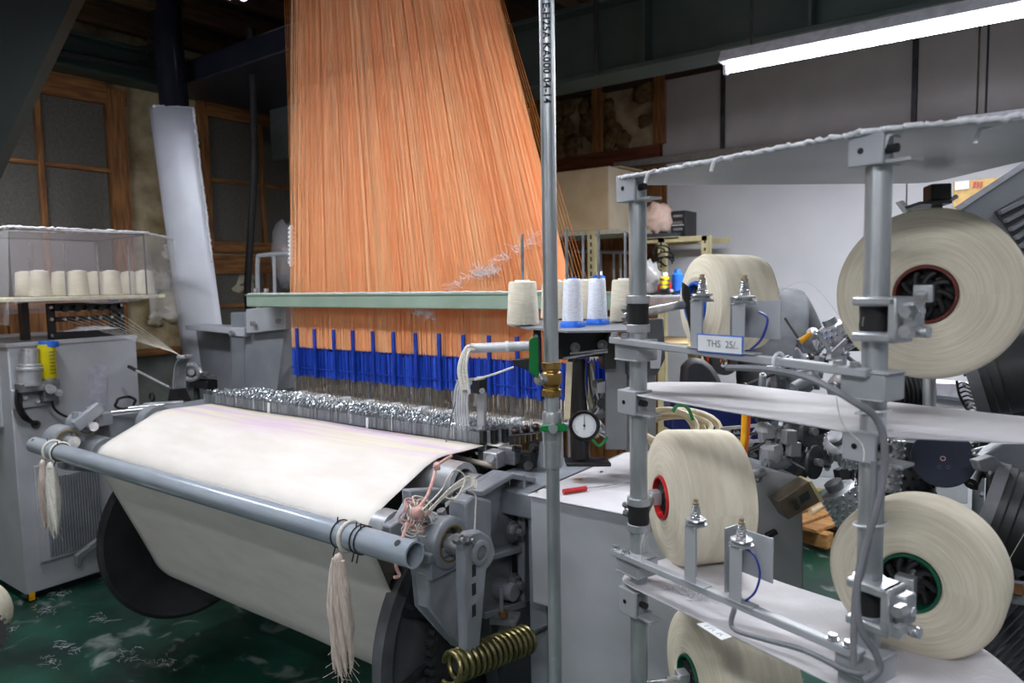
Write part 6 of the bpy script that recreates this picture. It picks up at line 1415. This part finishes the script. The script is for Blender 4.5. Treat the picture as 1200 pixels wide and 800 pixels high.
t = thing('pale_box', 'pale plastic crate with papers behind the rear steel post', 'crate', at(1130, 475, 2.6))
obj('crate_body', G().prism([at(x, y, 2.6) for x, y in ((1092, 448), (1165, 450), (1165, 480), (1092, 478))], FW*0.3), mat('pale_lilac_plastic', (206, 202, 208), 0.5), t, bevel=0.004)
for x in (1100, 1150): obj('leg', G().cyl(at(x, 478, 2.75), V((at(x, 478, 2.75).x, at(x, 478, 2.75).y, 0)), 0.02), M['greyd'], t)
obj('rim', G().prism([at(x, y, 2.58) for x, y in ((1092, 462), (1140, 468), (1140, 472), (1092, 466))], FW*0.04), M['greyd'], t)
obj('lid', G().prism([at(x, y, 2.55) for x, y in ((1060, 560), (1135, 560), (1135, 590), (1060, 590))], FW*0.2), M['white'], t, bevel=0.004)
# big motors on the right
def motor(lab, pa, pb, r0, r1, nm='bell_motor'):
    ax_ = pb-pa; L = ax_.length; t = thing(nm, lab, 'motor', (pa+pb)/2)
    obj('bell', G().lathe(pa, ax_, [(0, 0), (0, r0*0.9), (0.012, r0), (0.03, r0), (0.034, r0*0.96), (0.05, r0*0.96), (0.054, r0*0.9), (L*0.55, (r0+r1)*0.5), (L*0.85, r1), (L, r1*0.95), (L, 0)], 44), M['disc'], t)
    obj('flange', G().lathe(pa+ax_.normalized()*0.004, ax_, [(0, r0*0.5), (-0.012, r0*0.55), (-0.012, r0*1.03), (0.012, r0*1.03), (0.012, r0*0.9)], 44), mat('motor_grey', (104, 107, 112), 0.5) if 'motor_grey' not in bpy.data.materials else bpy.data.materials['motor_grey'], t)
    x, y, a = basis(ax_)
    for k in range(12):
        q = k*PI/6; d = x*math.cos(q)+y*math.sin(q); obj('bolt', G().cyl(pa+d*r0*0.97-a*0.014, pa+d*r0*0.97-a*0.02, 0.007, n=6), M['steeld'], t)
    return t
motor('dark grey bell-shaped motor below the upper right bobbin', at(1140, 442, 1.65), at(1282, 415, 1.53), 0.105, 0.085)
motor('dark grey bell-shaped motor beside the lower right bobbin', at(1156, 596, 1.62), at(1305, 650, 1.49), 0.11, 0.09)
t = thing('wire_guard', 'black wire fan guard at the rim of the upper motor', 'guard', at(1130, 460, 1.6))
for k in range(7): obj('guard_wire', G().tube(bez([at(1122+k*2, 450+k*5, 1.62), at(1128+k*2, 448+k*5, 1.6), at(1137+k*2, 452+k*5, 1.58)]), 0.0022, 5), M['black'], t)
obj('guard_rim', G().tube(bez([at(1121, 446, 1.62), at(1124, 462, 1.62), at(1132, 478, 1.62), at(1140, 486, 1.6)]), 0.003, 5), M['black'], t)
t = thing('sloped_motor_housing', 'sloping grey motor housing with louvred vent at upper right', 'housing', at(1180, 260, 1.6))
hs = [at(x, y, 1.62) for x, y in ((1118, 243), (1205, 186), (1330, 150), (1330, 330), (1215, 335), (1170, 300))]
hoff = ray(1185, 215).normalized()*0.25
obj('shell', G().prism(hs, hoff), M['greyd'], t, bevel=0.008)
obj('edge_strip', G().prism([at(x, y, 1.61) for x, y in ((1118, 243), (1205, 186), (1330, 140), (1330, 152), (1206, 193), (1124, 247))], hoff), mat('pale_edge', (176, 179, 188), 0.5), t)
obj('vent_frame', G().prism([at(x, y, 1.615) for x, y in ((1166, 248), (1205, 226), (1240, 210), (1240, 290), (1202, 295))], FW*0.05), mat('dark_vent', (66, 68, 72), 0.5), t, bevel=0.004)
for k in range(6):
    y = 246+k*10; obj('louvre', G().bar(at(1172+k*6, y+3, 1.605), at(1236, y-28, 1.605), 0.012, 0.008), M['greyd'], t)
t = thing('lower_motor_frame', 'grey angled frame plate above the lower bell motor', 'frame', at(1175, 545, 1.6))
obj('plate', G().prism([at(x, y, 1.62) for x, y in ((1150, 535), (1176, 520), (1260, 520), (1260, 585), (1200, 575))], FW*0.04), M['cast'], t, bevel=0.004)
obj('arm', G().prism([at(x, y, 1.58) for x, y in ((1145, 540), (1165, 534), (1185, 552), (1180, 558), (1150, 552))], FW*0.03), M['greyd'], t, bevel=0.003)
obj('brace', G().cyl(at(1140, 528, 1.65), at(1200, 512, 1.7), 0.004).cyl(at(1180, 480, 1.8), at(1200, 462, 1.8), 0.006).cyl(at(1200, 470, 1.8), at(1194, 490, 1.8), 0.006), M['alu'], t)
t = thing('lower_fan_guard', 'dark slatted fan guard at the lower right corner', 'guard', at(1175, 740, 1.45))
for k in range(9): obj('slat', G().bar(at(1146+k*7, 752+k*6, 1.45), at(1205+k*7, 690+k*8, 1.5), 0.014, 0.006), M['disc'], t)
obj('backing', G().prism([at(x, y, 1.55) for x, y in ((1130, 745), (1185, 700), (1260, 690), (1260, 830), (1190, 830))], FW*0.05), M['black'], t)
mach('floor_machinery', 'dark machine parts between the lower bobbin and the fan guard', 'machine', None, 16, 1165, 1200, 640, 700, 1.6, 1.9, ms=('darkiron', 'disc', 'cast'), rr=(0.015, 0.04))
t = thing('rusty_plate', 'grey slotted plate with a brown nut near the lower right edge', 'plate', at(1190, 690, 1.45))
obj('plate', G().prism([at(x, y, 1.45) for x, y in ((1170, 680), (1215, 685), (1215, 712), (1188, 708))], FW*0.02), M['greyd'], t, bevel=0.002)
obj('nut', G().cyl(at(1193, 692, 1.45), at(1193, 690, 1.42), 0.012, n=6), bpy.data.materials['rusty_nut'], t)
o = obj('plastic_wrap', G().ball(at(1178, 632, 1.7), 0.07, 14, 10, sc=(0.7, 0.5, 0.9), wob=0.9), M['plasticw'], None, loc=at(1178, 640, 1.7)); tag(o, 'crumpled clear plastic wrap beside the lower right bobbin', 'wrap')
o = obj('fine_yarn', G().tube([at(1172, 674, 1.4), at(1202, 622, 1.4)], 0.0009, 4), M['yarnw'], None, loc=at(1185, 650, 1.4)); tag(o, 'thin pale yarn slanting up at the right edge of the picture', 'yarn')
t = thing('black_clip', 'black square bracket under the top shelf above the upper bobbin', 'bracket', at(1102, 225, 1.3))
obj('box', G().prism([at(x, y, 1.3) for x, y in ((1092, 215), (1116, 214), (1116, 234), (1092, 235))], FW*0.03), M['black'], t, bevel=0.003)
obj('plate', G().prism([at(x, y, 1.29) for x, y in ((1078, 236), (1116, 234), (1116, 238), (1080, 239))], FW*0.05), M['disc'], t)
obj('neck', G().cyl(at(1098, 236, 1.31), at(1098, 246, 1.31), 0.009), M['disc'], t)
obj('pin', G().cyl(at(1116, 233, 1.3), at(1121, 230, 1.3), 0.004), M['alu'], t)
t = thing('white_lever', 'small white lever poking up left of the upper bobbin top', 'lever', at(1060, 240, 1.5))
obj('blade', G().prism([at(x, y, 1.5) for x, y in ((1054, 235), (1059, 234), (1068, 243), (1064, 248))], FW*0.02), M['grey'], t, bevel=0.002)
obj('grip', G().prism([at(x, y, 1.5) for x, y in ((1068, 240), (1086, 237), (1084, 246), (1068, 249))], FW*0.02), M['grey'], t, bevel=0.002)
t = thing('distant_carton', 'small tan carton with red marks on the distant shelf at right', 'box', pv(1150, 232, 4.7))
ct_ = [pv(x, y, 4.7) for x, y in ((1117, 213), (1185, 206), (1185, 240), (1117, 246))]
obj('carton', G().prism(ct_, (0, 0.25, 0)), mat('tan_carton', (214, 178, 116), 0.8), t, bevel=0.004)
obj('white_patch', G().prism([pv(x, y, 4.69) for x, y in ((1119, 213), (1136, 211), (1136, 221), (1119, 223))], (0, 0.006, 0)), M['white'], t)
for k in range(3): obj('red_mark', G().prism([pv(x, y, 4.69) for x, y in ((1141+k*4, 213), (1143.5+k*4, 212.7), (1142+k*4, 219.6), (1139.6+k*4, 220))], (0, 0.006, 0)), M['red'], t)
t = thing('wall_shelf', 'long pale wall shelf carrying the small tan carton', 'shelf', pv(1150, 250, 4.7))
zs_ = min(q.z for q in ct_)
obj('board', G().bx(pv(1100, 240, 4.7).x, 2.0, 4.65, 5.17, zs_-0.03, zs_), M['cream'], t, bevel=0.003)
obj('support', G().bx(1.2, 1.25, 4.7, 5.17, 0, zs_-0.03), M['cream'], t)
# filler machine bed behind the right-hand side so nothing floats
t = thing('machine_bed', 'low dark machine bed carrying the motors at the right', 'machine', (0.5, 2.0, 0))
obj('bed', G().bx(0.25, 1.9, 1.45, 2.4, 0.0, 0.45), M['cast'], t, bevel=0.01)
obj('upright', G().bx(0.9, 1.2, 1.75, 2.1, 0.45, 1.5), M['cast'], t, bevel=0.01)
obj('upright', G().bx(-0.1, 0.05, 2.1, 2.3, 0.0, 1.25), M['darkiron'], t, bevel=0.01)
# bobbin at the lower left corner, on the floor
b = bobbin(0.12, 0.16, M['red'], 'cream bobbin at the lower left edge, cut off by the frame'); b.matrix_world = orient(at(-56, 735, 2.55), (-0.6, 0.8, 0.0), 0)
t = thing('toothed_wheel', 'black toothed wheel under the bobbin at the lower left edge', 'wheel', at(-8, 745, 2.4))
wc = at(-18, 745, 2.38); wa = (EYE-wc).normalized()
wh = obj('wheel_disc', G().lathe(wc-wa*0.02, wa, [(0, 0), (0, 0.06), (0.03, 0.06), (0.03, 0)], 30), M['black'], t)
x_, y_, a_ = basis(wa)
for k in range(22):
    q = k*2*PI/22; d = x_*math.cos(q)+y_*math.sin(q); obj('tooth', G().obox(wc+d*0.064-wa*0.005, d, wa, (0.014, 0.03, 0.008)), M['black'], t)
# lint on the floor
g = G()
for i in range(26):
    p = V((R.uniform(-4.0, -1.5), R.uniform(0.4, 1.5), 0.004)); sx_ = R.uniform(0.01, 0.05); sy_ = R.uniform(0.005, 0.03)
    for k in range(22):
        d = V((R.gauss(0, 1), R.gauss(0, .7), 0.0)).normalized()*R.uniform(0.006, 0.022); q = p+V((R.gauss(0, sx_), R.gauss(0, sy_), R.uniform(0, 0.004)))
        g.tube([q-d, q+V((R.gauss(0, .004), R.gauss(0, .004), 0.003)), q+d], 0.00045, 4)
tag(obj('floor_lint', g, M['lint'], None), 'wisps of white lint scattered over the green floor', 'lint', kind='stuff')
